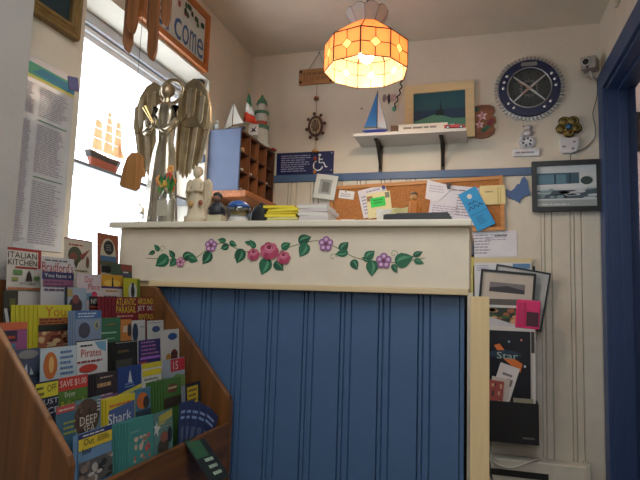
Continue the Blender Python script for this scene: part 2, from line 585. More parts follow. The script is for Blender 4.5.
for cx, cz, r in ROSES:
    for k in range(7):
        q = 2 * math.pi * k / 7
        MB().flat([(u, YF - .0046 - .0001 * k, v) for u, v in ell(cx + r * .55 * math.cos(q), cz - r * .1 + r * .5 * math.sin(q), r * .48, r * .42, 12)]).build('painted_petal', M([(178, 66, 96), (196, 96, 122), (160, 52, 84)][k % 3]), fas, fix=False)
    MB().flat([(u, YF - .0054, v) for u, v in ell(cx, cz + r * .15, r * .55, r * .5, 14)]).build('painted_petal', M((206, 112, 136)), fas, fix=False)
    MB().flat([(u, YF - .0056, v) for u, v in ell(cx + r * .05, cz + r * .25, r * .36, r * .28, 12)]).build('painted_petal', M((138, 36, 66)), fas, fix=False)
    sw = [(cx + r * .3 * math.cos(t * .5 + 3), cz + r * .2 + r * .2 * math.sin(t * .5 + 3)) for t in range(9)]
    ribbon(sw, r * .05, YF - .0058, 'painted_highlight', M((222, 150, 168)), fas)

top = MB().box(-1.083, -.019, 1.41, 1.83, 1.241, 1.259).build('countertop', M((226, 216, 196), .35), bevel=.004)
tag(top, 'long off-white countertop slab overhanging the flower-painted fascia', 'countertop')
CT = 1.259
ply = MB().box(-.021, .024, 1.44, 1.80, 0, 1.066).build('plywood_panel', M((222, 194, 146), .55, kind='wood', axis='z', contrast=.12), bevel=.001)
tag(ply, 'upright pale plywood end panel beside the blue counter boards', 'panel')

# ---------------------------------------------------------------- brochure rack
rk = thing('brochure_rack', 'tiered oak brochure rack packed with leaflets in front of the counter', 'rack', (-.84, 1.1, 0))
oak = M(OAK, .4, kind='wood', axis='z')
oaky = M(OAK, .4, kind='wood', axis='y')
prof = [(-1.05, 0), (-.648, 0), (-.648, .760), (-.654, .775), (-.900, 1.062), (-.914, 1.068), (-1.05, 1.068)]
MB().xz(prof, .790, .806).build('side_panel', oak, rk, bevel=.004)
MB().xz(prof, 1.404, 1.4225).build('side_panel', oak, rk, bevel=.004)
MB().box(-1.056, -1.047, .806, 1.404, 0, 1.068).build('back_panel', oak, rk)
MB().box(-.661, -.649, .806, 1.404, .25, .706).build('front_panel', oaky, rk, bevel=.002)
TIERS = [(-1.046, -.972, .93), (-.972, -.918, .885), (-.918, -.873, .83), (-.873, -.823, .78), (-.823, -.768, .73), (-.768, -.722, .68), (-.722, -.681, .64), (-.681, -.662, .60)]
for x0, x1, z in TIERS:
    MB().box(x0 + .001, x1 - .001, .8065, 1.403, z - .008, z).build('ledge', oaky, rk)
for x0, x1, z in TIERS[:-1]:
    MB().box(x1 - .003, x1 - .0005, .8065, 1.403, z - .06, z + .03).build('ledge_lip', oaky, rk)

TH = R(5)
ZV = Vector((-math.sin(TH), 0, math.cos(TH)))


def brochure(label, X, yc, w, zt, vis, base, items=(), copies=0, dy=-.006, tilt=0, cname=None):
    t = 7
    for i, (x0, x1, z) in enumerate(TIERS):
        if x0 <= X + .018 < x1 or (i == 0 and X < -.985):
            t = i
            break
    z0 = TIERS[t][2]
    h = (zt - z0) / math.cos(TH)
    o = Vector((X, yc - w / 2, zt)) - ZV * h
    F = frame(o, (0, 1, 0), ZV, tilt)
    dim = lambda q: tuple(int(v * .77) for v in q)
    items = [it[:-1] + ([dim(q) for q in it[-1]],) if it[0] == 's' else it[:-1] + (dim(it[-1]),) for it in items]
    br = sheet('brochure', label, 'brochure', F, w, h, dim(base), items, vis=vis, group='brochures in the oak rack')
    for k in range(copies):
        c = br.copy(); col.objects.link(c)
        c.location = br.location + Vector((-.0022 * (k + 1), dy * (k + 1), -.0006 * (k + 1) * 0))
        c['label'] = ['spare copy directly behind the ', 'second spare copy behind the ', 'third spare copy behind the ', 'fourth spare copy behind the ', 'fifth spare copy behind the ', 'sixth and hindmost spare copy behind the '][k] + (cname or label)
        c['group'] = 'spare copies behind the ' + (cname or label)
    return br


RED, NAVY, YEL, BLK, WHT = (176, 40, 44), (30, 40, 92), (228, 204, 50), (20, 20, 22), (226, 222, 216)
B = brochure
B('white brochure with a red border reading ITALIAN KITCHEN, by the wall end', -1.03, 1.045, .101, 1.142, .097, (224, 216, 206),
  [('r', 'border', 0, .94, 1, 1, RED), ('r', 'border', .90, .54, 1, .94, RED), ('t', 'ITALIAN', .02, .76, .86, .90, BLK),
   ('t', 'KITCHEN', .02, .59, .86, .73, BLK), ('r', 'strip', .22, .52, .86, .56, RED), ('r', 'picture', .16, .36, .42, .48, (110, 150, 90)),
   ('p', 'emblem', [(.52, .22), (.72, .22), (.68, .40), (.62, .48), (.56, .40)], (60, 50, 40)), ('r', 'picture', .76, .24, .94, .34, (120, 150, 90)),
   ('r', 'picture', .12, .22, .30, .30, (170, 170, 90)), ('t', 'KITCHEN', .36, .13, .78, .19, (50, 50, 50)), ('r', 'strip', 0, 0, 1, .06, (190, 120, 80))])
B('white brochure with a red script name over a blue band', -.995, 1.115, .110, 1.127, .085, (206, 204, 208),
  [('l', .1, .86, .9, .95, 1, (90, 90, 90)), ('t', "Bradford's", .02, .58, .96, .86, RED), ('r', 'band', .02, .36, .98, .58, (40, 44, 100)),
   ('t', 'You have it', .08, .42, .9, .53, WHT), ('r', 'band', .04, .16, .96, .36, (150, 90, 120)), ('l', .08, .02, .9, .34, 3, (96, 60, 110))])
B('white brochure with a brown-green fish drawing under a red edge', -1.02, 1.211, .106, 1.183, .114, (220, 208, 190),
  [('r', 'border', 0, .97, 1, 1, (170, 70, 60)), ('l', .15, .82, .85, .90, 1, RED), ('e', 'fish', .36, .62, .24, .20, (70, 80, 56)),
   ('e', 'fish', .30, .58, .14, .10, (140, 76, 60)), ('p', 'tail', [(.52, .62), (.9, .80), (.62, .52)], (150, 60, 56)), ('p', 'fin', [(.3, .46), (.5, .5), (.4, .32)], (80, 70, 50)),
   ('e', 'figure', .80, .48, .06, .14, (120, 80, 70)), ('l', .35, .24, .9, .30, 1, (110, 100, 60)), ('t', '50', .40, .04, .80, .18, (170, 80, 50))])
B('rust-orange brochure with a black disc on a cream arch', -1.02, 1.328, .093, 1.211, .122, (166, 84, 50),
  [('p', 'arch', [(.16, 0), (.84, 0), (.88, .5), (.82, .72), (.68, .86), (.5, .90), (.32, .86), (.18, .72), (.12, .5)], (222, 206, 178)),
   ('e', 'disc', .52, .68, .24, .17, (24, 20, 20)), ('l', .38, .60, .68, .76, 3, (150, 150, 150)), ('r', 'band', .12, .36, .88, .48, (70, 110, 150)),
   ('r', 'band', .08, .26, .92, .36, (90, 90, 70)), ('r', 'band', .16, .10, .84, .25, (30, 34, 34))])
B('pinkish white brochure lettered in red script, top row', -.97, 1.203, .096, 1.092, .075, (216, 200, 204),
  [('t', 'Our', .28, .70, .62, .92, (200, 50, 80)), ('t', 'Place', .42, .46, .88, .66, (200, 60, 80)), ('e', 'rose', .66, .28, .12, .12, (210, 60, 90)),
   ('e', 'rose', .82, .10, .10, .12, (200, 60, 80)), ('r', 'band', 0, .10, .56, .34, (110, 150, 180))])
B('sunset-yellow brochure with a lighthouse silhouette and white foot', -.97, 1.292, .093, 1.094, .069, (222, 206, 200),
  [('r', 'sky', 0, .52, 1, 1, (220, 160, 40)), ('e', 'sun', .5, .66, .4, .14, (240, 196, 80)), ('p', 'lighthouse', [(.46, .5), (.56, .5), (.53, .9), (.49, .9)], (50, 50, 40)),
   ('r', 'sea', 0, .46, 1, .54, (90, 60, 110)), ('l', .2, .30, .85, .42, 1, (200, 140, 40)), ('l', .1, .10, .8, .2, 1, (120, 110, 120))])
B('dark green and red brochure standing behind the puffin card', -.985, 1.352, .095, 1.127, .062, (58, 84, 60),
  [('r', 'picture', .45, .70, 1, 1, (150, 64, 50)), ('r', 'picture', .45, .45, 1, .58, (70, 70, 110)), ('r', 'strip', .55, .60, .8, .66, WHT)])
B('yellow-green card with a puffin in a white oval', -.955, 1.362, .078, 1.088, .064, (196, 190, 30),
  [('r', 'edge', .80, 0, 1, .95, (110, 130, 40)), ('e', 'oval', .52, .42, .26, .38, (206, 214, 210)), ('e', 'puffin', .52, .42, .11, .28, (20, 24, 30)),
   ('e', 'puffin', .52, .70, .08, .1, (24, 24, 24))])
B('dark card with black and white stripes at the left end', -.92, .907, .037, 1.044, .080, (44, 42, 34),
  [('p', 'stripe', [(.05, .55), (.25, .55), (.55, 0), (.3, 0)], (200, 200, 200)), ('p', 'stripe', [(.6, .5), (.8, .45), (.98, .1), (.8, .1)], (170, 170, 170)), ('r', 'patch', .4, .5, .8, .8, (90, 96, 40))])
B('yellow brochure with red script and a heap of fried seafood', -.90, 1.011, .099, 1.015, .091, (206, 196, 40),
  [('t', 'You', .20, .72, .82, .96, (190, 110, 30)), ('r', 'band', .02, .54, .98, .70, (170, 100, 50)), ('l', .05, .55, .95, .69, 2, (90, 30, 20)),
   ('r', 'band', 0, .38, .92, .54, (20, 30, 24)), ('r', 'picture', 0, 0, 1, .38, (150, 84, 60)),
   ('s', 'seafood', 0, .02, 1, .38, 9, [(196, 140, 96), (110, 44, 30), (220, 186, 140)])], copies=6, dy=-.0095, cname='yellow seafood brochure')
B('pale blue brochure showing a person in a dark cap', -.94, 1.118, .076, 1.055, .062, (150, 170, 190),
  [('e', 'person', .5, .30, .3, .34, (60, 40, 50)), ('e', 'face', .5, .55, .16, .18, (130, 70, 70)), ('r', 'patch', .05, .65, .35, .95, (170, 150, 90)), ('r', 'patch', 0, 0, .12, 1, (30, 30, 40))])
B('black card with white heading and red lettering', -.93, 1.185, .055, 1.035, .055, (28, 22, 24),
  [('t', 'NEW!', .1, .66, .8, .88, (206, 206, 196)), ('l', .05, .14, .9, .6, 3, (190, 60, 40)), ('r', 'patch', .5, .06, .9, .3, (130, 140, 160))])
B('maroon brochure reading ATLANTIC PARASAIL in yellow', -.91, 1.277, .091, 1.035, .058, (132, 26, 42),
  [('t', 'ATLANTIC', .03, .62, .97, .94, YEL), ('t', 'PARASAIL', .03, .28, .97, .58, YEL), ('l', .05, .06, .95, .2, 1, (220, 150, 150))], copies=5, dy=-.011, cname='maroon parasailing brochure')
B('maroon brochure reading AROUND and JET SKI beside the rack side', -.91, 1.366, .085, 1.035, .066, (132, 26, 42),
  [('t', 'AROUND', .06, .70, .94, .96, YEL), ('t', 'JET SKI', .03, .38, .97, .64, WHT), ('t', 'RENTALS', .1, .06, .9, .30, YEL)])
B('orange-topped pink brochure half hidden by the near side panel', -.85, .852, .064, .985, .080, (150, 80, 130),
  [('r', 'band', 0, .82, 1, 1, (206, 100, 60)), ('r', 'band', 0, .55, .62, .80, (50, 36, 60)), ('l', 0, .58, .6, .72, 1, (190, 80, 50)), ('r', 'band', 0, 0, .55, .5, (70, 120, 150)),
   ('p', 'figure', [(.2, .1), (.5, .45), (.5, .2)], (20, 30, 40))])
B('blue brochure with a grey lobster and white heading', -.87, 1.084, .088, 1.003, .082, (130, 150, 180),
  [('r', 'band', 0, .78, 1, 1, (60, 110, 170)), ('l', .08, .80, .95, .96, 2, (200, 214, 230)), ('e', 'lobster', .32, .46, .22, .22, (70, 70, 90)),
   ('e', 'badge', .80, .58, .10, .12, (190, 180, 100)), ('e', 'badge', .80, .58, .06, .08, (100, 110, 130)), ('r', 'ground', 0, 0, 1, .18, (70, 56, 50))], copies=3, dy=-.005, cname='blue lobster brochure')
B('plain green brochure with two thin white lines', -.87, 1.163, .080, .985, .060, (56, 112, 80),
  [('r', 'line', .05, .36, .8, .42, (150, 190, 160)), ('r', 'line', .3, .14, .7, .18, (150, 190, 160)), ('l', .3, .66, .85, .78, 1, (150, 120, 60))])
B('narrow orange card beside the green brochure', -.87, 1.227, .044, .979, .055, (206, 130, 60),
  [('r', 'patch', .2, .4, .9, .7, (220, 190, 160)), ('e', 'figure', .8, .5, .2, .3, (70, 60, 60))])
B('white card with a blue-black rider picture', -.87, 1.284, .064, .975, .070, (206, 206, 204),
  [('e', 'rider', .22, .55, .2, .35, (40, 60, 90)), ('l', .55, .7, .95, .8, 1, (140, 150, 160)), ('r', 'edge', .90, 0, 1, 1, (120, 80, 70))])
B('white brochure with a dark blue emblem next to the rack side', -.87, 1.362, .080, .972, .085, (216, 216, 212),
  [('e', 'emblem', .52, .72, .25, .10, (40, 70, 130)), ('l', .3, .66, .8, .78, 2, (90, 120, 160)), ('l', .05, .9, .95, .96, 1, (160, 160, 160))])
B('dark blue brochure with a white sailing boat', -.83, .871, .061, .935, .055, (74, 84, 112),
  [('p', 'sail', [(.25, .1), (.5, .1), (.45, .5)], (210, 214, 220)), ('r', 'sea', 0, 0, 1, .14, (60, 70, 80)), ('e', 'cloud', .5, .8, .4, .16, (140, 140, 140)), ('p', 'sail', [(.55, .1), (.72, .1), (.6, .36)], (190, 200, 210))])
B('pale blue coupon with an orange oval portrait', -.81, .930, .099, .935, .066, (190, 206, 218),
  [('e', 'oval', .26, .48, .19, .40, (200, 110, 50)), ('e', 'figure', .28, .5, .07, .24, (226, 180, 110)), ('l', .52, .12, .92, .92, 5, (90, 130, 180))])
B('white brochure crowded with red and blue lettering', -.81, 1.029, .098, .940, .085, (222, 222, 224),
  [('p', 'splash', [(.55, .98), (.95, .98), (.95, .7), (.7, .8)], (120, 170, 200)), ('l', .1, .86, .55, .95, 1, (60, 60, 60)), ('t', 'Pirates', .12, .62, .78, .82, (206, 80, 60)), ('l', 0, .46, .9, .56, 1, (150, 60, 60)),
   ('e', 'blot', .35, .34, .3, .10, (200, 60, 50)), ('r', 'band', 0, 0, .92, .16, (60, 60, 120))], copies=2, dy=.003, cname='red-lettered white brochure')
B('black brochure with faint gold lettering', -.81, 1.149, .088, .932, .064, (26, 24, 24),
  [('l', .15, .55, .8, .75, 1, (110, 90, 50)), ('r', 'picture', .05, .02, .75, .35, (74, 72, 66)), ('r', 'line', .03, .95, .98, .98, (150, 150, 140))], copies=4, dy=-.0075, cname='black gold-lettered brochure')
B('purple and blue striped brochure with pink lines', -.81, 1.247, .096, .930, .069, (50, 44, 110),
  [('l', .1, .3, .98, .98, 5, (170, 110, 160)), ('r', 'line', .05, .30, .98, .38, (170, 110, 210)), ('r', 'corner', 0, 0, .35, .24, (170, 60, 80))])
B('white brochure with a blue seal and a red dragon', -.81, 1.342, .090, .951, .096, (210, 206, 202),
  [('e', 'seal', .62, .80, .26, .10, (40, 80, 140)), ('e', 'figure', .70, .28, .20, .16, (120, 46, 36)), ('e', 'figure', .36, .20, .14, .14, (190, 140, 60)), ('l', .5, .12, .95, .4, 2, (60, 30, 30))])
B('pale card with a pinkish red block numbered 15', -.77, 1.304, .105, .879, .075, (170, 180, 190),
  [('r', 'block', .32, .56, 1, .98, (200, 44, 60)), ('t', '15', .44, .62, .66, .90, WHT), ('p', 'grass', [(0, 0), (1, 0), (1, .36), (.6, .46), (0, .2)], (120, 150, 80))])
B('brochure with a yellow OFF coupon above navy lettering', -.75, .8375, .056, .885, .060, (28, 34, 60),
  [('r', 'coupon', .02, .52, .98, .95, (216, 204, 50)), ('t', 'OFF', .50, .66, .9, .88, (60, 60, 40)), ('l', .05, .56, .45, .9, 2, (90, 90, 50)), ('t', 'JUST', .2, .26, .98, .46, (200, 204, 214)), ('t', 'ICE', .4, .02, .98, .2, (200, 204, 214))])
B('red and green brochure reading SAVE $1.00', -.75, .905, .079, .885, .068, (80, 120, 44),
  [('r', 'header', 0, .64, 1, 1, (196, 52, 48)), ('t', 'SAVE $1.00', .05, .72, .95, .92, (236, 214, 206)), ('t', 'Enjoy', .2, .42, .55, .60, (210, 220, 190)), ('t', 'Believe It', .08, .16, .92, .36, (206, 190, 50)), ('r', 'patch', .3, 0, .7, .12, (170, 190, 120))])
B('dark maroon brochure with tan old-style lettering', -.75, 1.004, .071, .880, .058, (42, 32, 40),
  [('l', .2, .80, .9, .9, 1, (190, 170, 150)), ('l', .08, .45, .92, .75, 1, (190, 150, 110)), ('r', 'band', 0, 0, 1, .20, (120, 80, 130)), ('l', .1, .04, .9, .3, 2, (200, 170, 190))], copies=5, dy=-.006, cname='dark maroon tan-lettered brochure')
B('navy brochure with a small white sailboat above a yellow stripe', -.75, 1.083, .086, .885, .070, (30, 62, 130),
  [('p', 'sail', [(.42, .5), (.60, .48), (.50, .88)], (206, 214, 228)), ('l', .28, .34, .78, .50, 2, (130, 160, 210)), ('p', 'stripe', [(0, .08), (1, .26), (1, .38), (0, .20)], (214, 206, 80)), ('p', 'foot', [(0, 0), (1, 0), (1, .26), (0, .08)], (130, 160, 180))])
B('white brochure with yellow heading and black silhouettes', -.75, 1.169, .082, .884, .068, (214, 214, 206),
  [('r', 'header', 0, .82, 1, 1, (210, 196, 40)), ('r', 'header', .03, .56, .97, .76, (226, 206, 40)), ('l', .1, .40, .9, .5, 1, (110, 110, 110)), ('e', 'silhouette', .36, .18, .12, .12, BLK), ('e', 'silhouette', .78, .20, .08, .18, BLK), ('e', 'silhouette', .5, .26, .08, .1, BLK)])
B('grass-green brochure with a red-brown emblem', -.73, 1.232, .080, .840, .068, (74, 120, 50),
  [('e', 'emblem', .5, .66, .3, .16, (120, 60, 46)), ('l', .25, .6, .75, .76, 1, (200, 200, 150)), ('r', 'picture', 0, 0, 1, .36, (60, 50, 36))], copies=6, dy=-.0085, cname='grass-green brochure')
B('black card with a square yellow notice', -.71, 1.302, .078, .822, .060, (38, 30, 36),
  [('r', 'notice', .10, .08, .80, .86, (222, 190, 40)), ('l', .18, .2, .72, .8, 3, (120, 80, 30))])
B('teal-blue brochure with a red strip beside the near side panel', -.70, .8355, .055, .847, .058, (60, 104, 130),
  [('r', 'strip', 0, .80, 1, 1, (190, 76, 80)), ('l', .1, .84, .9, .94, 1, (226, 200, 190)), ('l', .3, .1, .95, .56, 3, (150, 160, 80))])
B('brochure with a round brown seal reading DEEP SEA', -.70, .889, .070, .850, .070, (96, 130, 140),
  [('e', 'seal', .45, .52, .50, .48, (84, 58, 46)), ('s', 'seal_texture', .05, .1, .85, .9, 7, [(60, 42, 36), (112, 86, 70)]), ('t', 'DEEP', .16, .34, .84, .56, (216, 206, 190)), ('t', 'SEA', .3, .12, .74, .32, (216, 206, 190)), ('l', .82, .6, 1, .95, 4, (200, 204, 206))])
B('yellow-framed blue whale brochure with white italic lettering', -.70, .988, .094, .838, .062, (216, 196, 40),
  [('p', 'picture', [(.08, .14), (.98, .14), (.98, .78), (.08, .64)], (70, 96, 150)), ('l', .1, .70, .95, .84, 1, (200, 100, 50)), ('t', 'Shark', .05, .20, .85, .52, (226, 228, 236)), ('r', 'foot', 0, 0, 1, .06, (60, 80, 100))], copies=5, dy=-.0065, cname='yellow-framed whale brochure')
B('blue card with an orange lobster figure', -.71, 1.078, .058, .840, .062, (70, 120, 150),
  [('e', 'figure', .46, .58, .36, .28, (210, 110, 40)), ('e', 'figure', .70, .50, .2, .22, (60, 50, 46)), ('r', 'foot', 0, 0, 1, .26, (40, 60, 80))])
B('yellow and blue brochure lettered Out with a black and white crowd', -.680, .890, .092, .795, .090, (110, 150, 190),
  [('r', 'header', 0, .90, 1, 1, (40, 50, 110)), ('l', .12, .92, .92, .98, 1, (220, 220, 226)), ('p', 'panel', [(0, .68), (1, .68), (1, .90), (0, .90)], (226, 200, 50)), ('t', 'Out', .14, .76, .44, .88, BLK), ('t', 'bout', .10, .60, .36, .72, BLK),
   ('l', .54, .76, .95, .88, 3, (120, 100, 40)), ('r', 'picture', 0, 0, 1, .46, (90, 90, 92)), ('s', 'crowd', 0, 0, 1, .46, 7, [(40, 40, 42), (196, 190, 186), (140, 120, 114)])], copies=1, dy=-.01, cname='yellow and blue crowd brochure')
B('teal brochure with pink coral at its foot', -.680, 1.032, .092, .788, .088, (72, 150, 146),
  [('s', 'coral', .22, .04, .86, .60, 9, [(206, 110, 100), (222, 190, 170)]), ('l', .1, .70, .5, .78, 1, (130, 180, 176))], copies=6, dy=-.0065, cname='teal coral brochure')
B('pale teal brochure with a white starfish and a porthole', -.680, 1.118, .075, .787, .084, (96, 140, 140),
  [('p', 'print_block', [(.25, .62), (.98, .80), (.98, .98), (.25, .90)], (196, 180, 80)), ('l', .28, .55, .96, .78, 3, (150, 160, 130)), ('p', 'starfish', [(.12, .80), (.18, .66), (.32, .62), (.2, .54), (.2, .38), (.1, .52), (-.02, .46), (.04, .6), (-.04, .7), (.08, .68)], (220, 224, 220)),
   ('e', 'porthole', .82, .34, .13, .2, (30, 40, 50)), ('e', 'picture', .45, .1, .3, .2, (70, 60, 50)), ('e', 'picture', .5, .34, .2, .14, (150, 90, 76))])
# navy leaflets sagging open at the far end of the front tier
for i, (dyy, tl) in enumerate([(0, 3), (.008, 9), (.016, 15), (.028, 23), (.040, 32)]):
    o = Vector((-.674 + .0016 * i, 1.185 + dyy, .603))
    F = frame(o, (0, 1, 0), Vector((-math.sin(R(3)), 0, math.cos(R(3)))), tl)
    s = sheet('leaflet', ['upright navy leaflet leading the sagging fan by the far rack side', 'navy leaflet second in the sagging fan by the far rack side', 'navy leaflet in the middle of the sagging fan', 'navy leaflet fourth in the sagging fan, leaning outward', 'navy leaflet leaning lowest in the fan, nearest the far rack side'][i],
              'leaflet', F, .072, .188, (34, 44, 84), [('l', .1, .78, .9, .92, 2, (130, 150, 190)), ('r', 'picture', .12, .45, .88, .70, (70, 84, 110))], group='navy leaflets fanned out in the rack')
# black and green card lying over the front board
F = frame((-.572, 1.16, .628), (0, .98, -.10), (-.70, .10, .70))
s = sheet('leaflet', 'black and green leaflet lying flat over the front edge of the rack', 'leaflet', F, .095, .12, (24, 30, 28),
          [('r', 'picture', .05, .55, .7, .95, (40, 80, 54)), ('l', .35, .1, .95, .55, 3, (150, 170, 150))])

# ---------------------------------------------------------------- things on the left wall
def picture_frame(name, label, F, w, h, bar, fcol, mat_col, items, depth=.02, mat_w=0, fk=None, cat='picture', glass=False):
    """frame with four mitred bars, a mat and a picture; local x 0..w, z 0..h, back at y=0"""
    r = thing(name, label, cat, F @ Vector((w / 2, 0, 0)))
    fm = fk or M(fcol, .4)
    for a, bq, c, d in [((0, 0), (w, 0), (w - bar, bar), (bar, bar)), ((0, h), (bar, h - bar), (w - bar, h - bar), (w, h)),
                        ((0, 0), (bar, bar), (bar, h - bar), (0, h)), ((w, 0), (w, h), (w - bar, h - bar), (w - bar, bar))]:
        MB(F).xz([a, bq, c, d], -depth, 0).build('frame_bar', fm, r)
    m = MB(F).box(bar, w - bar, -depth * .45, -.001, bar, h - bar).build('mat_board' if mat_w else 'picture', M(mat_col, .5), r)
    if mat_w:
        F2 = F @ Matrix.Translation((bar + mat_w, -depth * .45, bar + mat_w))
        pw, ph = w - 2 * bar - 2 * mat_w, h - 2 * bar - 2 * mat_w
        p = MB(F2).box(0, pw, -.0012, 0, 0, ph).build('picture', M(items[0], .5), r)
        prints(p, F2, 0, 0, pw, ph, items[1:], -.0012)
    else:
        F2 = F @ Matrix.Translation((bar, -depth * .45, bar))
        prints(m, F2, 0, 0, w - 2 * bar, h - 2 * bar, items, 0)
    return r


def frame_bead(r, F, w, h, ins, y, rad, mat):
    P = [(ins, y, ins), (w - ins, y, ins), (w - ins, y, h - ins), (ins, y, h - ins)]
    for i in range(4):
        MB(F).tube([P[i], P[(i + 1) % 4]], rad, 6).build('frame_bead', mat, r)


FL = lambda y, z, rot=0, x=XL: frame((x, y, z), (0, 1, 0), (0, 0, 1), rot)
fp = picture_frame('framed_painting', 'dark teal painting in an old gilt frame above the menu', FL(1.085, 1.855), .335, .40, .042, (132, 104, 62), (36, 62, 70),
              [('r', 'sea', 0, 0, 1, .45, (30, 54, 60)), ('e', 'cloud', .6, .75, .3, .1, (70, 96, 100))], depth=.022, fk=M((138, 110, 66), .4, .3, kind='metal'))
for ins, rad in ((.006, .006), (.020, .004), (.034, .006)):
    frame_bead(fp, FL(1.085, 1.855), .335, .40, ins, -.022, rad, M((150, 122, 76), .35, .4, kind='metal'))
mn = sheet('menu_poster', 'tall laminated menu poster with a green and blue header on the left wall', 'poster', FL(1.085, 1.165, 0, XL + .0015), .352, .572, (196, 196, 200),
           [('p', 'header', [(0, .90), (1, .90), (1, .965), (0, .965)], (84, 160, 130)), ('p', 'header', [(.5, .915), (1, .90), (1, .95), (.6, .955)], (60, 130, 160)),
            ('r', 'header_edge', 0, .885, 1, .90, (210, 200, 110)), ('l', .60, .70, .94, .86, 14, (150, 144, 160)), ('l', .60, .40, .94, .66, 22, (150, 144, 160)), ('l', .60, .03, .94, .36, 27, (150, 144, 160)),
            ('r', 'rule', .60, .675, .94, .68, (70, 130, 100)), ('r', 'rule', .60, .375, .94, .38, (70, 130, 100)), ('l', .36, .70, .55, .86, 13, (160, 154, 170)), ('l', .36, .03, .55, .66, 50, (160, 154, 170))], rough=.25)
tp = MB(FL(1.412, 1.690, -14, XL + .004)).box(0, .046, -.001, .001, 0, .044).build('tape', M((66, 74, 140), .5))
tag(tp, 'folded blue tape at the top corner of the menu', 'tape')

# welcome sign
FW = FL(1.735, 2.104)
ws = picture_frame('welcome_sign', 'orange wood framed WELCOME sign with painted flowers above the window', FW, .536, .28, .026, (178, 104, 40), (196, 200, 196), [], depth=.026, cat='sign',
                   fk=M((178, 104, 44), .45, kind='wood', axis='y', contrast=.2))
pic = [c for c in ws.children if c.name.startswith('picture')][0]
for i, ch in enumerate('Welcome'):
    x0 = .045 + i * .066
    hh = .13 if ch in 'Wl' else .095
    lettering(ch, FW, x0, .045, x0 + (.058 if ch != 'l' else .026), .045 + hh, -.0135, M((60, 92, 140)), pic)
rnd = random.Random(3)
for i in range(26):
    x0, z0 = .05 + .44 * rnd.random(), .185 + .05 * rnd.random()
    c = [(40, 64, 44), (30, 44, 36), (150, 60, 70), (60, 90, 56), (196, 190, 190)][i % 5]
    MB(FW).flat([(a, -.0137 - .00003 * i, q) for a, q in ell(x0, z0, .012, .014, 9)]).build('painted_flower', M(c), pic, fix=False)

o = MB().box(-1.335, -1.300, 2.300, 2.336, 2.050, 2.0895).build('window_latch', M((60, 56, 52), .5), bevel=.003)
tag(o, 'small dark bracket in the top corner of the window recess', 'bracket')
# pigeonhole cabinet on its ledge
lg = MB().box(XL, -1.055, 2.345, 2.83, 1.512, 1.545).build('wall_ledge', M((172, 104, 56), .5, kind='wood', axis='y'), bevel=.006)
tag(lg, 'thick orange-brown wooden ledge carrying the pigeonhole cabinet', 'ledge')
cb = thing('pigeonhole_cabinet', 'pigeonhole cabinet with a blue side and dark wooden compartments in the corner', 'cabinet', (-1.19, 2.59, 1.545))
cbm = M((82, 95, 124), .5)
dk = M((86, 52, 32), .5, kind='wood', axis='z')
CZ0, CZ1, CY0, CY1, CX0, CX1 = 1.545, 1.850, 2.36, 2.822, XL, -1.105
MB().box(CX0, CX1, CY0, CY0 + .012, CZ0, CZ1).build('side_panel', cbm, cb, bevel=.002)
MB().box(CX0, CX1, CY1 - .012, CY1, CZ0, CZ1).build('side_panel', dk, cb)
MB().box(CX0, CX1, CY0 + .012, CY1 - .012, CZ1 - .012, CZ1).build('top_panel', dk, cb)
MB().box(CX0, CX1, CY0 + .012, CY1 - .012, CZ0, CZ0 + .012).build('bottom_panel', dk, cb)
MB().box(CX0, CX0 + .006, CY0 + .012, CY1 - .012, CZ0 + .012, CZ1 - .012).build('back_panel', M((60, 36, 24), .6), cb)
cw = (CY1 - CY0 - .024) / 4
for i in range(1, 4):
    MB().box(CX0 + .006, CX1, CY0 + .012 + cw * i - .005, CY0 + .012 + cw * i + .005, CZ0 + .012, CZ1 - .012).build('divider', M((132, 80, 46), .5, kind='wood', axis='z'), cb)
chh = (CZ1 - CZ0 - .024) / 3
for i in range(4):
    for j in (1, 2):
        MB().box(CX0 + .006, CX1 - .004, CY0 + .012 + cw * i + .005, CY0 + .012 + cw * (i + 1) - .005, CZ0 + .012 + chh * j - .004, CZ0 + .012 + chh * j + .004).build('compartment_shelf', dk, cb)
nm = [('tan rolled note in the top compartment nearest the blue side', (2, 0), (190, 160, 110)), ('white slip in the middle compartment nearest the blue side', (1, 0), (200, 196, 190)),
      ('white slip in the middle compartment, second from the blue side', (1, 1), (190, 186, 180)), ('grey slip in the bottom compartment, second from the blue side', (0, 1), (150, 146, 140)),
      ('white slip in the bottom compartment, third from the blue side', (0, 2), (190, 186, 180)), ('pale slip in the middle compartment farthest from the blue side', (1, 3), (190, 180, 170)),
      ('pale slip in the bottom compartment farthest from the blue side', (0, 3), (160, 150, 140)), ('grey slip in the bottom compartment nearest the blue side', (0, 0), (170, 166, 160))]
for lb, (j, i), c in nm:
    y0 = CY0 + .012 + cw * i + .012; z0 = CZ0 + .0125 + chh * j + (.004 if j else 0)
    b = MB()
    if j == 2:
        b.tube([(-1.25, y0 + .03, z0 + .012), (-1.115, y0 + .04, z0 + .012)], .012, 10)
    else:
        b.prism([(-1.25, y0 + .01, z0), (-1.112, y0 + .03, z0), (-1.118, y0 + .055, z0), (-1.25, y0 + .05, z0)], (0, 0, .012))
    tag(b.build('paper_slip', M(c), smooth=False), lb, 'paper', 'papers in the pigeonholes')
CTOP = 1.850


def bar(b, p, q, r, n=6):
    return b.tube([p, q], r, n)


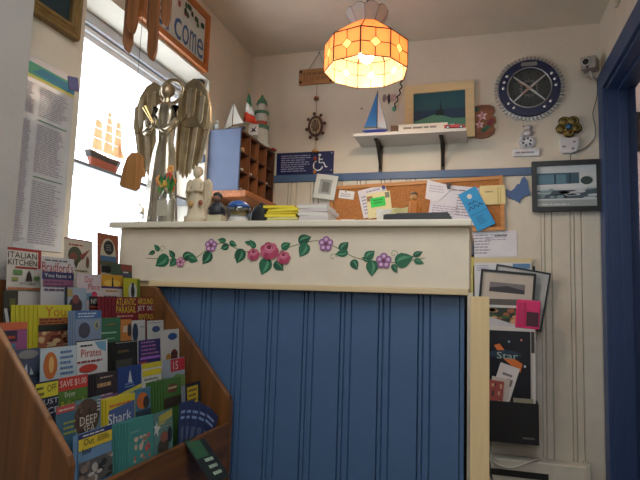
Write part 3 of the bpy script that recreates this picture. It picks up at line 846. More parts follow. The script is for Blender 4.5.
def model_sailboat(label, loc, rz, L, H, hull, deck, sail1, sail2, mast=(90, 60, 40)):
    t = thing('model_sailboat', label, 'model boat', loc)
    F = Matrix.Translation(loc) @ Matrix.Rotation(R(rz), 4, 'Z')
    hs = L * .16
    b = MB(F)
    st = [(-.5, .9, .5), (-.3, .25, .85), (0, 0, 1), (.25, .1, .85), (.42, .45, .45), (.52, .95, .06)]
    vs, fs = [], []
    for x, zb, wd in st:
        w = L * .12 * wd
        vs += [(x * L, -w, hs), (x * L, -w * .55, hs * (zb * .8 + .05)), (x * L, w * .55, hs * (zb * .8 + .05)), (x * L, w, hs)]
    for i in range(len(st) - 1):
        for k in range(4):
            fs.append((i * 4 + k, i * 4 + (k + 1) % 4, i * 4 + 4 + (k + 1) % 4, i * 4 + 4 + k))
    fs += [(0, 1, 2, 3), tuple(range(len(vs) - 4, len(vs)))]
    b.add(vs, fs).build('hull', M(hull, .35), t)
    MB(F).box(-L * .25, L * .1, -L * .06, L * .06, hs, hs + L * .05).build('cabin', M(deck, .4), t, bevel=.001)
    b = MB(F); bar(b, (.08 * L, 0, hs), (.08 * L, 0, H), .0022); b.build('mast', M(mast, .5), t)
    b = MB(F); bar(b, (.08 * L, 0, hs + L * .12), (-.44 * L, 0, hs + L * .13), .0016); b.build('boom', M(mast, .5), t)
    MB(F).xz([(.065 * L, hs + L * .15), (-.43 * L, hs + L * .16), (-.16 * L, H * .6), (.06 * L, H * .97)], -.001, .001).build('mainsail', M(sail1, .5), t)
    MB(F).xz([(.50 * L, hs + L * .03), (.12 * L, hs + L * .12), (.10 * L, H * .92)], -.001, .001).build('jib', M(sail2, .5), t)
    b = MB(F); bar(b, (.52 * L, 0, hs), (.08 * L, 0, H), .0006, 4); b.build('forestay', M((60, 60, 60)), t)
    MB(F).box(-L * .22, L * .18, -L * .05, L * .05, 0, hs * .2).build('stand', M((90, 60, 40)), t)
    return t


model_sailboat('small white-sailed model boat on top of the pigeonhole cabinet', (-1.172, 2.425, CTOP), 165, .135, .160, (50, 52, 60), (160, 150, 130), (196, 190, 178), (200, 194, 184))
# Italian flag
t = thing('desk_flag', 'small green, white and red flag drooping from a stick on the cabinet', 'flag', (-1.124, 2.47, CTOP))
MB().lathe([(.014, CTOP), (.014, CTOP + .006), (.004, CTOP + .010)], (-1.124, 2.47, 0), 12).build('base', M((40, 40, 44)), t)
MB().tube([(-1.124, 2.47, CTOP + .008), (-1.126, 2.47, 2.080)], .0016, 6).build('stick', M((190, 170, 110)), t)
MB().ball((-1.126, 2.47, 2.083), .004, 8, 6).build('finial', M((210, 180, 80), .3, .8), t)
for nm_, a0, a1, c in [('green_stripe', 0, .34, (30, 96, 60)), ('white_stripe', .34, .67, (220, 216, 208)), ('red_stripe', .67, 1, (222, 70, 40))]:
    b = MB()
    n = 5
    top_, bot_ = [], []
    for i in range(n):
        s = i / (n - 1)
        for lst, a in ((top_, a0), (bot_, a1)):
            z = 2.072 - .150 * a
            w = .014 + .056 * a
            lst.append((-1.126 - .006 * a + w * s * .9 - .012 * a * (1 - s), 2.469 - .010 * math.sin(s * 7) * (.4 + a), z - .028 * s * (1 if a < .9 else .6)))
    vs = top_ + bot_
    fs = [(i, i + 1, n + i + 1, n + i) for i in range(n - 1)]
    b.add(vs, fs)
    o = b.build(nm_, M(c, .7), t, smooth=True)
    md = o.modifiers.new('thickness', 'SOLIDIFY'); md.thickness = .001
# small white flag with a dark emblem
t = thing('desk_flag', 'little white flag with a black bird emblem on the cabinet top', 'flag', (-1.140, 2.52, CTOP))
MB().box(-1.155, -1.125, 2.51, 2.53, CTOP, CTOP + .006).build('base', M((60, 50, 44)), t)
MB().tube([(-1.140, 2.522, CTOP + .005), (-1.140, 2.522, 1.925)], .0015, 6).build('stick', M((180, 170, 150)), t)
F = frame((-1.139, 2.52, 1.866), (1, 0, -.05), (0.05, 0, 1))
p = MB(F).box(0, .055, -.001, .001, 0, .056).build('cloth', M((214, 214, 208)), t)
MB(F).flat([(a, -.0013, c) for a, c in [(.008, .012), (.022, .024), (.016, .040), (.028, .030), (.044, .048), (.036, .026), (.048, .016), (.03, .018)]]).build('emblem', M(BLK), t, fix=False)
# lighthouse
t = thing('model_lighthouse', 'white model lighthouse with green galleries and a red band on the cabinet', 'model', (-1.145, 2.70, CTOP))
LB = (-1.145, 2.70, 0)
z0 = CTOP
gm_ = M((74, 124, 100), .5); wm_ = M((200, 200, 190), .5); rm_ = M((190, 80, 60), .5)
MB().lathe([(.052, z0), (.052, z0 + .015), (.044, z0 + .02), (.040, z0 + .10)], LB, 8).build('lower_tower', wm_, t)
MB().lathe([(.046, z0 + .10), (.048, z0 + .112), (.046, z0 + .118)], LB, 8).build('gallery', gm_, t)
MB().lathe([(.036, z0 + .118), (.034, z0 + .142)], LB, 8).build('red_band', rm_, t)
MB().lathe([(.034, z0 + .142), (.031, z0 + .185)], LB, 8).build('upper_tower', wm_, t)
MB().lathe([(.040, z0 + .185), (.043, z0 + .193), (.040, z0 + .199)], LB, 8).build('gallery', gm_, t)
MB().lathe([(.024, z0 + .199), (.024, z0 + .240)], LB, 8).build('lantern_room', wm_, t)
MB().lathe([(.032, z0 + .240), (.026, z0 + .258), (.010, z0 + .280), (.003, z0 + .296)], LB, 8).build('roof', gm_, t)
for k in range(8):
    q = 2 * math.pi * k / 8 + .39
    MB().tube([(LB[0] + .043 * math.cos(q), LB[1] + .043 * math.sin(q), z0 + .118), (LB[0] + .043 * math.cos(q), LB[1] + .043 * math.sin(q), z0 + .145)], .0015, 5).build('railing_post', gm_, t)
# red lobster
t = thing('toy_lobster', 'small dull red lobster figure at the far end of the cabinet top', 'figurine', (-1.13, 2.785, CTOP))
b = MB().ball((-1.13, 2.785, CTOP + .010), (.030, .012, .010), 10, 6).build('body', M((150, 50, 48), .4), t, smooth=True)
MB().ball((-1.098, 2.772, CTOP + .009), (.014, .007, .008), 8, 6).build('claw', M((150, 50, 48), .4), t, smooth=True)
MB().ball((-1.098, 2.797, CTOP + .009), (.014, .007, .008), 8, 6).build('claw', M((150, 50, 48), .4), t, smooth=True)
MB().ball((-1.165, 2.785, CTOP + .008), (.012, .014, .005), 8, 6).build('tail', M((130, 44, 44), .4), t, smooth=True)
# little gull figure
t = thing('bird_figurine', 'tiny white and pale blue bird on the cabinet by the window', 'figurine', (-1.255, 2.40, CTOP))
MB().lathe([(.016, CTOP), (.017, CTOP + .006), (.008, CTOP + .012)], (-1.255, 2.40, 0), 10).build('base', M((40, 40, 44)), t)
MB().ball((-1.255, 2.40, CTOP + .028), (.013, .011, .018), 10, 7).build('body', M((206, 220, 226)), t, smooth=True)
MB().ball((-1.252, 2.396, CTOP + .050), .009, 9, 7).build('head', M((226, 230, 230)), t, smooth=True)
MB().tube([(-1.250, 2.389, CTOP + .049), (-1.246, 2.378, CTOP + .047)], [.003, .0008], 6).build('beak', M((220, 160, 60)), t)

# ---------------------------------------------------------------- wind chime in front of the window
cx, cy = -1.09, 1.52
t = thing('wind_chime', 'wooden plank wind chime hanging from the ceiling in front of the window', 'wind chime', (cx, cy, 1.37))
cw_ = M((150, 96, 56), .55, kind='wood', axis='z')
MB().lathe([(.075, 2.20), (.078, 2.208), (.075, 2.218)], (cx, cy, 0), 16).build('top_disc', cw_, t)
for k in range(3):
    q = 2.1 * k
    MB().tube([(cx + .06 * math.cos(q), cy + .06 * math.sin(q), 2.217), (cx, cy, 2.40)], .0012, 5).build('cord', M((60, 50, 40)), t)
MB().tube([(cx, cy, 2.395), (cx, cy, 2.4395)], .003, 6).build('hook', M((120, 120, 120), .3, 1), t)
for px_, py_, w, zb, rz in [(-1.140, 1.515, .034, 1.845, 25), (-1.108, 1.488, .036, 1.895, 5), (-1.058, 1.520, .030, 1.900, 60), (-1.032, 1.498, .034, 1.800, 0), (-1.010, 1.530, .034, 1.93, 10)]:
    F = Matrix.Translation((px_, py_, 0)) @ Matrix.Rotation(R(rz), 4, 'Z')
    MB(F).xz([(-w / 2, 2.16), (w / 2, 2.16), (w / 2, zb + .035), (w * .32, zb + .010), (.004, zb), (-w * .25, zb + .012), (-w / 2, zb + .04)], -.006, .006).build('plank', cw_, t, bevel=.002)
    MB().tube([(px_, py_, 2.15), (px_ * .6 + cx * .4, py_ * .6 + cy * .4, 2.203)], .001, 5).build('cord', M((60, 50, 40)), t)
MB().tube([(cx, cy, 2.205), (-1.085, 1.50, 1.49)], .0009, 5).build('cord', M((70, 66, 60)), t)
F = Matrix.Translation((-1.079, 1.50, 1.372)) @ Matrix.Rotation(R(4), 4, 'Y')
MB(F).xz([(-.040, .018), (-.036, .072), (-.026, .108), (-.012, .124), (.012, .126), (.032, .112), (.036, .078), (.046, .062), (.046, .048), (.034, .046), (.030, .010), (.018, .0), (-.030, .010)], -.006, .006).build('wind_catcher', M((176, 122, 68), .55, kind='wood', axis='z'), t, bevel=.002)

# ---------------------------------------------------------------- model ship on the window shelf
SZ = 1.482
t = thing('model_ship', 'three-masted model ship with a red-brown hull on the window shelf', 'model ship', (-1.36, 1.72, SZ))
FS = Matrix.Translation((-1.36, 1.72, SZ)) @ Matrix.Rotation(R(90), 4, 'Z')


def hullpart(z0, z1, w0, w1, L0, L1, name, m):
    st = [(-.5, .55), (-.35, .9), (0, 1), (.3, .8), (.45, .35), (.5, .04)]
    vs, fs = [], []
    for x, w in st:
        sh = .010 * (2 * x) ** 2
        vs += [(x * L0, -w0 * w, z0 + sh * .6), (x * L0, w0 * w, z0 + sh * .6), (x * L1, w1 * w, z1 + sh), (x * L1, -w1 * w, z1 + sh)]
    for i in range(len(st) - 1):
        for k in range(4):
            fs.append((i * 4 + k, i * 4 + (k + 1) % 4, i * 4 + 4 + (k + 1) % 4, i * 4 + 4 + k))
    fs += [(0, 1, 2, 3), (20, 21, 22, 23)]
    MB(FS).add(vs, fs).build(name, m, t)


hullpart(.018, .045, .008, .020, .15, .175, 'lower_hull', M((186, 104, 78), .4))
hullpart(.045, .062, .020, .024, .175, .195, 'upper_hull', M((74, 66, 64), .4))
hullpart(.062, .066, .022, .021, .188, .186, 'deck', M((190, 150, 100), .5))
for x in (-.045, .045):
    MB(FS).lathe([(.010, 0), (.010, .003), (.003, .006), (.003, .024)], (x, 0, 0), 8).build('stand_post', M((80, 56, 40)), t)
wd_ = M((150, 110, 70), .5); sl = M((240, 216, 186), .8, kind='pane')
for x, hm in ((-.055, .215), (.005, .262), (.06, .225)):
    MB(FS).tube([(x, 0, .06), (x, 0, hm)], [.0022, .0012], 6).build('mast', wd_, t)
    for k, (a, bq, w) in enumerate([(.085, .125, .030), (.129, .163, .026), (.167, .195, .021), (.199, .222, .016), (.226, .244, .011)]):
        if bq > hm:
            continue
        MB(FS).xz([(x - w * .9 + .004, a), (x + w + .004, a), (x + w * .85 + .004, bq), (x - w * .75 + .004, bq)], -.004, -.0025).build('sail', sl, t)
        MB(FS).tube([(x - w, -.002, bq + .001), (x + w, -.002, bq + .001)], .001, 5).build('yard', wd_, t)
MB(FS).tube([(.09, 0, .07), (.135, 0, .095)], .0016, 6).build('bowsprit', wd_, t)
for i, (a, c) in enumerate([((.135, 0, .095), (.06, 0, .225)), ((.06, 0, .225), (.005, 0, .262)), ((.005, 0, .262), (-.055, 0, .215)), ((-.055, 0, .215), (-.095, 0, .075))]):
    MB(FS).tube([a, c], .0005, 4).build('rigging', M((120, 100, 80)), t)
MB(FS).xz([(.125, .09), (.075, .09), (.066, .16)], -.001, 0).build('jib', sl, t)

# ---------------------------------------------------------------- pendant lamp
LX, LY, LZ = -.443, 2.10, 1.962
lamp = thing('pendant_lamp', 'lit stained-glass pendant lamp with amber panes hanging from the ceiling', 'lamp', (LX, LY, LZ))
n = 9
a0 = R(-86)
amb, yel_, cap_ = M((236, 178, 128), .3, kind='pane'), M((250, 226, 170), .3, kind='pane'), M((200, 206, 206), .3, kind='pane')
lead = M((56, 40, 28), .5, .6)
RB, RT, H1, H2, H3 = .170, .170, .113, .197, .248
bz = 0


def vert(k, r, z):
    q = a0 + 2 * math.pi * k / n
    return Vector((LX + r * math.cos(q), LY + r * math.sin(q), LZ + z))


def came(pts, r=.0022, closed=False):
    MB().tube(pts, r, 5, closed).build('lead_came', lead, lamp)


for k in range(n):
    A, Bq, C_, D = vert(k, RB, 0), vert(k + 1, RB, 0), vert(k + 1, RT, H1), vert(k, RT, H1)

    def S(u, v):
        return (A * (1 - u) + Bq * u) * (1 - v) + (D * (1 - u) + C_ * u) * v
    nrm = (Bq - A).cross(D - A).normalized() * .002
    g, dm_ = .012, .19
    dv = dm_ * (Bq - A).length / H1 * .95
    for pts in ([(0, 0), (.5, 0), (.5, .5 - dv), (.5 - dm_, .5), (0, .5)], [(.5, 0), (1, 0), (1, .5), (.5 + dm_, .5), (.5, .5 - dv)],
                [(1, .5), (1, 1), (.5, 1), (.5, .5 + dv), (.5 + dm_, .5)], [(.5, 1), (0, 1), (0, .5), (.5 - dm_, .5), (.5, .5 + dv)]):
        cu = sum(p[0] for p in pts) / 5; cv = sum(p[1] for p in pts) / 5
        if pts[0] == (0, 0):
            pts = [(.06, .0), (.5, 0), (.5, .5 - dv), (.5 - dm_, .5), (0, .5), (0, .1)]
        if pts[0] == (.5, 0):
            pts = [(.5, 0), (.94, 0), (1, .1), (1, .5), (.5 + dm_, .5), (.5, .5 - dv)]
        MB().prism([S(u + (cu - u) * .03, v + (cv - v) * .03) - nrm * .5 for u, v in pts], nrm).build('pane', amb, lamp)
    MB().prism([S(u, v) - nrm * .5 for u, v in [(.5 - dm_ * .93, .5), (.5, .5 - dv * .93), (.5 + dm_ * .93, .5), (.5, .5 + dv * .93)]], nrm).build('diamond_pane', yel_, lamp)
    came([S(.5 - dm_, .5), S(.5, .5 - dv), S(.5 + dm_, .5), S(.5, .5 + dv)], .0018, True)
    came([S(.5, 0), S(.5, .5 - dv)]); came([S(.5, .5 + dv), S(.5, 1)]); came([S(0, .5), S(.5 - dm_, .5)]); came([S(.5 + dm_, .5), S(1, .5)])
    came([S(0, 0), S(0, 1)], .003); came([S(0, 0), S(.06, 0), S(.94, 0), S(1, 0)], .0024); came([S(0, 1), S(1, 1)], .0026)
    # shoulder
    E_, F_ = vert(k, .060, H2), vert(k + 1, .060, H2)
    MB().prism([D.lerp(C_, .03), C_.lerp(D, .03), F_.lerp(E_, .05), E_.lerp(F_, .05)], (0, 0, .002)).build('shoulder_pane', amb, lamp)
    came([D, E_], .0026)
    # crown
    G, H_, top_c = vert(k, .086, H3), vert(k + 1, .086, H3), (vert(k, .090, H3 + .013) + vert(k + 1, .090, H3 + .013)) / 2
    G0, H0 = vert(k, .056, H2 + .003), vert(k + 1, .056, H2 + .003)
    nn = (H0 - G0).cross(G - G0).normalized() * .002
    MB().prism([G0, H0, H_, (H_ + top_c) / 2 + Vector((0, 0, .004)), top_c, (G + top_c) / 2 + Vector((0, 0, .004))] + [G], nn).build('crown_pane', cap_, lamp)
    came([G0, G], .0022); came([G, (G + top_c) / 2 + Vector((0, 0, .004)), top_c, (H_ + top_c) / 2 + Vector((0, 0, .004)), H_], .0016); came([E_, F_], .0024)
MB().lathe([(.012, H2 - .02), (.030, H2), (.012, H2 + .012), (.005, H2 + .03)], (LX, LY, LZ), 12).build('cap', M((90, 70, 44), .4, .8), lamp)
MB().tube([(LX, LY, LZ + H2 + .02), (LX, LY, ZC)], .003, 6).build('cord', M((50, 44, 40)), lamp)
for i in range(7):
    zz = LZ + H2 + .045 + i * .034
    ring = [(LX + .009 * math.cos(a) * (1 if i % 2 else 0), LY + .009 * math.cos(a) * (0 if i % 2 else 1), zz + .02 * math.sin(a)) for a in [2 * math.pi * j / 10 for j in range(10)]]
    MB().tube(ring, .0017, 5, True).build('chain_link', M((100, 80, 50), .35, .9), lamp)
MB().lathe([(.018, H2 - .055), (.020, H2 - .02)], (LX, LY, LZ), 12).build('socket', M((60, 50, 40), .5), lamp)
MB().lathe([(.004, .040), (.022, .050), (.032, .068), (.033, .082), (.026, .102), (.016, .122)], (LX, LY, LZ), 16).build('bulb', M((255, 226, 176), .5, kind='glow', power=22), lamp, smooth=True)
pl = bpy.data.lights.new('lamp_light', 'POINT')
pl.energy = 10
pl.color = (1.0, .87, .67)
pl.shadow_soft_size = .05
plo = bpy.data.objects.new('lamp_light', pl)
col.objects.link(plo)
plo.location = (LX, LY, LZ + .035)

# ---------------------------------------------------------------- silver angel and its neighbours on the counter
AX, AY = -.992, 1.545
t = thing('angel_statue', 'tall silvery metal angel statue with spread wings and a halo on the counter', 'statue', (AX, AY, CT))
am = M((178, 160, 130), .3, .8, kind='metal')
am2 = M((196, 186, 166), .2, .85, kind='metal')
MB().lathe([(.056, CT), (.060, CT + .010), (.054, CT + .07), (.048, CT + .16), (.040, CT + .24), (.030, CT + .28), (.034, CT + .33), (.040, CT + .37), (.034, CT + .405), (.013, CT + .42)],
           (AX, AY, 0), 28, 1, .75, wob=.07, wn=7).build('robe', am2, t, smooth=True)
MB().lathe([(.012, CT + .410), (.011, CT + .435)], (AX, AY - .004, 0), 10).build('neck', am, t)
hd = MB().ball((AX, AY - .008, CT + .452), (.020, .022, .026), 14, 10).build('head', am, t, smooth=True)
MB().ball((AX, AY - .001, CT + .458), (.023, .022, .025), 12, 8).build('hair', M((150, 130, 100), .4, .8, kind='metal'), hd, smooth=True)
MB().ball((AX, AY - .031, CT + .450), (.004, .005, .007), 8, 6).build('nose', am, hd, smooth=True)
ring = [(AX + .042 * math.cos(a), AY + .022, CT + .462 + .040 * math.sin(a)) for a in [2 * math.pi * j / 28 for j in range(28)]]
MB().tube(ring, .0065, 8, True).build('halo', am, t, smooth=True)
for s in (-1, 1):
    MB().tube([(AX + s * .034, AY - .008, CT + .395), (AX + s * .052, AY - .026, CT + .340), (AX + s * .034, AY - .056, CT + .300), (AX + s * .006, AY - .064, CT + .318)],
              [.013, .015, .013, .008], 10).build('arm', am2, t, smooth=True)
    MB().ball((AX + s * .005, AY - .066, CT + .326), (.006, .007, .013), 8, 6).build('hand', am, t, smooth=True)
    wg = MB().xz([(AX + s * x, CT + z) for x, z in [(.022, .390), (.030, .445), (.050, .490), (.076, .506), (.104, .492), (.128, .456), (.142, .405), (.146, .350), (.136, .325), (.104, .338), (.062, .335), (.030, .350)]],
                 AY + .026, AY + .040).build('wing', am, t, bevel=.004)
    for row, (nf, ln) in enumerate([(7, .10), (8, .17)]):
        for i in range(nf):
            u = i / (nf - 1)
            x0 = (.036 + u * .096) if row == 0 else (.032 + u * .106)
            zt = (.450 + .032 * math.sin(u * 3.14) - .034 * u) if row == 0 else .350
            L_ = ln * (1.0 - .10 * abs(u - .3)) if row == 0 else ln * (1.12 - .50 * abs(u - .35))
            xb = x0 * .97 if row == 0 else x0 * .80 + .004
            w = .0086
            yy = AY + (.027 if row == 0 else .036) - .0022 * (i % 2) * (1 if row == 0 else -1)
            pts = [(x0 - w, zt), (x0, zt + .006), (x0 + w, zt), (xb + w * .95, zt - L_ * .82), (xb + w * .5, zt - L_ * .95), (xb, zt - L_), (xb - w * .5, zt - L_ * .95), (xb - w * .95, zt - L_ * .82)]
            MB().xz([(AX + s * a_, CT + c_) for a_, c_ in pts], yy - .006, yy).build('feather', M([(184, 166, 134), (156, 136, 104), (206, 192, 166)][(i + row) % 3], .32, .8, kind='metal'), wg, bevel=.0018)
MB().tube([(AX - .004, AY - .070, CT + .326), (AX - .03, AY - .082, CT + .376)], [.003, .008], 8).build('trumpet', M((210, 180, 120), .25, .9), t)

# flower jar
jx, jy = -.912, 1.452
t = thing('flower_jar', 'square glass jar of orange, yellow and green flowers in front of the silver angel', 'vase', (jx, jy, CT))
MB().lathe([(.026, CT), (.027, CT + .004), (.026, CT + .075), (.019, CT + .086), (.019, CT + .096)], (jx, jy, 0), 20, 1, 1).build('jar', M((240, 240, 236), .15, kind='glass', gloss=.25), t, smooth=True)
MB().box(jx - .017, jx + .017, jy - .0285, jy - .0275, CT + .018, CT + .066).build('label', M((186, 180, 160)), t)
MB().lathe([(.0235, CT + .004), (.0235, CT + .072)], (jx, jy, 0), 14).build('filling', M((176, 170, 152)), t)
rnd = random.Random(8)
for i in range(9):
    q = rnd.random() * 6.28; r = .028 * math.sqrt(rnd.random()); zz = CT + .105 + .065 * rnd.random()
    x1, y1 = jx - .012 + r * math.cos(q) * 1.2, jy + r * math.sin(q)
    MB().tube([(jx, jy, CT + .05), (x1, y1, zz)], .0013, 5).build('stem', M((60, 100, 50)), t)
    c = [(226, 130, 60), (236, 190, 90), (214, 90, 60), (230, 160, 80)][i % 4]
    for k in range(5):
        a = k * 1.257 + q
        MB().ball((x1 + .007 * math.cos(a), y1 - .003, zz + .007 * math.sin(a)), (.006, .003, .006), 7, 5).build('petal', M(c), t, smooth=True)
for i in range(12):
    q = rnd.random() * 6.28; r = .03 * math.sqrt(rnd.random()); zz = CT + .092 + .05 * rnd.random()
    x1, y1 = jx + r * math.cos(q), jy + r * math.sin(q) - .008
    MB().flat([(x1, y1, zz - .014), (x1 + .008, y1 - .003, zz), (x1 + .002, y1, zz + .016), (x1 - .007, y1 + .002, zz)]).build('leaf', M([(50, 130, 60), (40, 104, 56), (90, 150, 60)][i % 3]), t)
# glass bird
gx, gy = -1.02, 1.47
t = thing('glass_bird', 'small clear glass bird at the left end of the counter', 'figurine', (gx, gy, CT))
gg = M((220, 224, 228), .05, kind='glass', gloss=.3)
MB().lathe([(.016, CT), (.016, CT + .005), (.006, CT + .012)], (gx, gy, 0), 12).build('base', gg, t, smooth=True)
MB().ball((gx + .002, gy, CT + .026), (.018, .011, .014), 12, 8).build('body', gg, t, smooth=True)
MB().tube([(gx + .010, gy, CT + .032), (gx + .012, gy, CT + .050), (gx - .002, gy, CT + .064), (gx - .012, gy, CT + .066)], [.006, .005, .004, .002], 8).build('neck', M((190, 180, 160), .15, kind='glass', gloss=.4), t, smooth=True)

# stone angel
sx, sy = -.826, 1.475
t = thing('angel_figurine', 'small cream stone angel with folded wings beside the silver angel', 'figurine', (sx, sy, CT))
st_ = M((206, 190, 162), .7)
MB().lathe([(.036, CT), (.037, CT + .020), (.028, CT + .026), (.024, CT + .075), (.018, CT + .105), (.022, CT + .128), (.008, CT + .142)], (sx, sy, 0), 16, 1, .8, wob=.05, wn=6).build('robe', st_, t, smooth=True)
h_ = MB().ball((sx, sy - .003, CT + .158), (.013, .014, .017), 12, 8).build('head', st_, t, smooth=True)
MB().ball((sx, sy + .003, CT + .163), (.0155, .014, .016), 10, 7).build('hair', M((190, 170, 140), .8), h_, smooth=True)
for s in (-1, 1):
    w_ = MB().xz([(sx + s * a, CT + c) for a, c in [(.012, .10), (.020, .135), (.032, .142), (.042, .130), (.045, .10), (.040, .066), (.030, .044), (.022, .07)]], sy + .008, sy + .018).build('wing', st_, t, bevel=.003)
    for i in range(3):
        MB().tube([(sx + s * (.024 + .007 * i), sy + .007, CT + .125), (sx + s * (.026 + .005 * i), sy + .007, CT + .062 + .008 * i)], .003, 6).build('feather', st_, w_)
    MB().tube([(sx + s * .018, sy - .004, CT + .122), (sx + s * .024, sy - .014, CT + .098), (sx + s * .004, sy - .024, CT + .100)], [.006, .006, .004], 8).build('arm', st_, t, smooth=True)
MB().ball((sx - .004, sy - .026, CT + .058), (.009, .006, .010), 9, 7).build('lyre', M((190, 150, 90), .6), t, smooth=True)
MB().ball((sx + .026, sy - .022, CT + .062), (.007, .006, .009), 9, 7).build('flower', M((150, 84, 60), .6), t, smooth=True)
# dark figurine
fx_, fy_ = -.748, 1.462
t = thing('dark_figurine', 'small black-haired figure in a dark dress on a cream block', 'figurine', (fx_, fy_, CT))
MB().box(fx_ - .023, fx_ + .023, fy_ - .02, fy_ + .02, CT, CT + .024).build('block', M((200, 190, 160), .6), t, bevel=.003)
MB().lathe([(.024, CT + .024), (.027, CT + .034), (.020, CT + .052), (.010, CT + .064)], (fx_, fy_, 0), 14).build('body', M((34, 38, 48), .5), t, smooth=True)
h_ = MB().ball((fx_ - .002, fy_, CT + .078), .013, 12, 8).build('head', M((150, 110, 90), .6), t, smooth=True)
MB().ball((fx_ - .002, fy_ + .002, CT + .082), (.0145, .0145, .013), 12, 8).build('hair', M((26, 26, 28), .5), h_, smooth=True)
for s in (-1, 1):
    MB().tube([(fx_ + s * .012, fy_, CT + .058), (fx_ + s * .022, fy_ - .012, CT + .040)], [.005, .004], 7).build('arm', M((34, 38, 48), .5), t, smooth=True)
# snow globe
gx, gy = -.680, 1.465
t = thing('snow_globe', 'snow globe with a blue top and a golden scene on the counter', 'snow globe', (gx, gy, CT))
MB().lathe([(.030, CT), (.031, CT + .006), (.027, CT + .016), (.026, CT + .020)], (gx, gy, 0), 20).build('base', M((206, 200, 190), .5), t, smooth=True)
MB().ball((gx, gy, CT + .036), (.036, .036, .030), 20, 12).build('globe', M((206, 216, 226), .05, kind='glass', gloss=.12), t, smooth=True)
MB().lathe([(.020, CT + .020), (.022, CT + .030), (.012, CT + .044), (.004, CT + .048)], (gx, gy, 0), 12, wob=.12, wn=5).build('scene', M((190, 150, 70), .5), t)
MB().lathe([(.0345, CT + .046), (.031, CT + .054), (.022, CT + .063), (.006, CT + .068), (.001, CT + .0685)], (gx, gy, 0), 20).build('blue_cap', M((50, 92, 160), .4), t, smooth=True)
# black pouch
px0, py0 = -.618, 1.50
t = thing('black_pouch', 'black padded pouch slumped between the snow globe and the yellow pads', 'pouch', (px0, py0, CT))
MB().lathe([(.034, CT), (.037, CT + .012), (.035, CT + .035), (.026, CT + .052), (.010, CT + .060)], (px0, py0, 0), 16, 1, .7, wob=.06, wn=5).build('body', M((28, 28, 30), .6), t, smooth=True)
MB().tube([(px0 + .004, py0 - .0255, CT + .006), (px0 + .002, py0 - .026, CT + .03), (px0, py0 - .016, CT + .056)], .0018, 6).build('zip', M((70, 70, 74), .4, .6), t)
MB().tube([(px0 - .02, py0, CT + .05), (px0 - .004, py0 - .004, CT + .066), (px0 + .014, py0, CT + .055)], .0025, 6).build('loop', M((24, 24, 26), .6), t)
# yellow pads and white pads
for i in range(6):
    t_ = .0085
    z0 = CT + t_ * i
    rz = [2, -1, 3, 0, -6, 4][i]
    F = Matrix.Translation((-.545 + [0, .006, -.004, .003, .010, -.010][i], 1.505, z0)) @ Matrix.Rotation(R(rz), 4, 'Z')
    c = [(206, 204, 150), (214, 206, 130), (236, 214, 60), (214, 190, 40), (240, 222, 70), (232, 208, 50)][i]
    where = ['lowest', 'second from the bottom', 'third from the bottom', 'fourth from the bottom', 'second from the top', 'topmost'][i]
    tt = thing('note_pad', ('pale cream' if i < 2 else 'bright yellow') + ' note pad on the counter, %s of its stack' % where, 'note pad', (-.545, 1.505, z0), 'note pads stacked on the counter')
    MB(F).box(-.046, .046, -.05, .05, 0, t_ - .0012).build('paper_block', M(c, .6), tt)
    MB(F).box(-.046, .046, .044, .0505, t_ - .0012, t_ - .0003).build('binding', M((190, 180, 40) if i > 1 else (180, 176, 120), .6), tt)
for i in range(5):
    t_ = .0105
    z0 = CT + t_ * i
    F = Matrix.Translation((-.450 + [0, .004, -.003, .002, -.004][i], 1.515, z0)) @ Matrix.Rotation(R([0, -2, 2, -3, 1][i]), 4, 'Z')
    where = ['lowest', 'second from the bottom', 'middle one', 'second from the top', 'topmost'][i]
    tt = thing('order_pad', 'white order pad right of the yellow pads, %s of its stack' % where, 'note pad', (-.45, 1.515, z0), 'white order pads stacked on the counter')
    MB(F).box(-.043, .043, -.055, .055, 0, t_ - .0014).build('paper_block', M([(214, 210, 204), (206, 196, 196)][i % 2], .6), tt)
    MB(F).box(-.043, .043, -.055, .055, t_ - .0014, t_ - .0003).build('cover', M([(196, 176, 180), (214, 210, 206)][i % 2], .6), tt)
F = frame((-.40, 1.50, CT + .0005), (1, 0, 0), (.0, .96, .28))
s = sheet('paper_slip', 'loose white slip propped beside the white order pads', 'paper', F, .045, .09, (206, 198, 190))
# black pen tray
t = thing('pen_tray', 'flat black tray lying along the right part of the counter', 'tray', (-.15, 1.49, CT))
MB().prism([(-.245, 1.455, CT), (-.050, 1.455, CT), (-.046, 1.54, CT), (-.250, 1.54, CT)], (0, 0, .003)).build('base', M((36, 36, 40), .4), t)
for nm_, q in [('front_wall', ((-.245, -.05), (1.455, 1.459))), ('back_wall', ((-.250, -.046), (1.536, 1.540)))]:
    (xa, xb), (ya, yb) = q
    MB().prism([(xa, ya, CT + .003), (xb - .015, ya, CT + .003), (xb - .03, ya, CT + .025), (xa, ya, CT + .021)], (0, yb - ya, 0)).build(nm_, M((44, 44, 50), .4), t)
MB().box(-.25, -.246, 1.459, 1.536, CT + .003, CT + .02).build('end_wall', M((44, 44, 50), .4), t)
pen = thing('pen', 'black pen resting across the flat black tray', 'pen', (-.14, 1.50, CT + .003))
MB().tube([(-.22, 1.495, CT + .0262), (-.09, 1.498, CT + .0262)], .0045, 8).build('barrel', M((40, 40, 46), .3), pen)
MB().tube([(-.09, 1.498, CT + .0262), (-.074, 1.499, CT + .0262)], [.0045, .0012], 8).build('tip', M((150, 150, 150), .3, 1), pen)
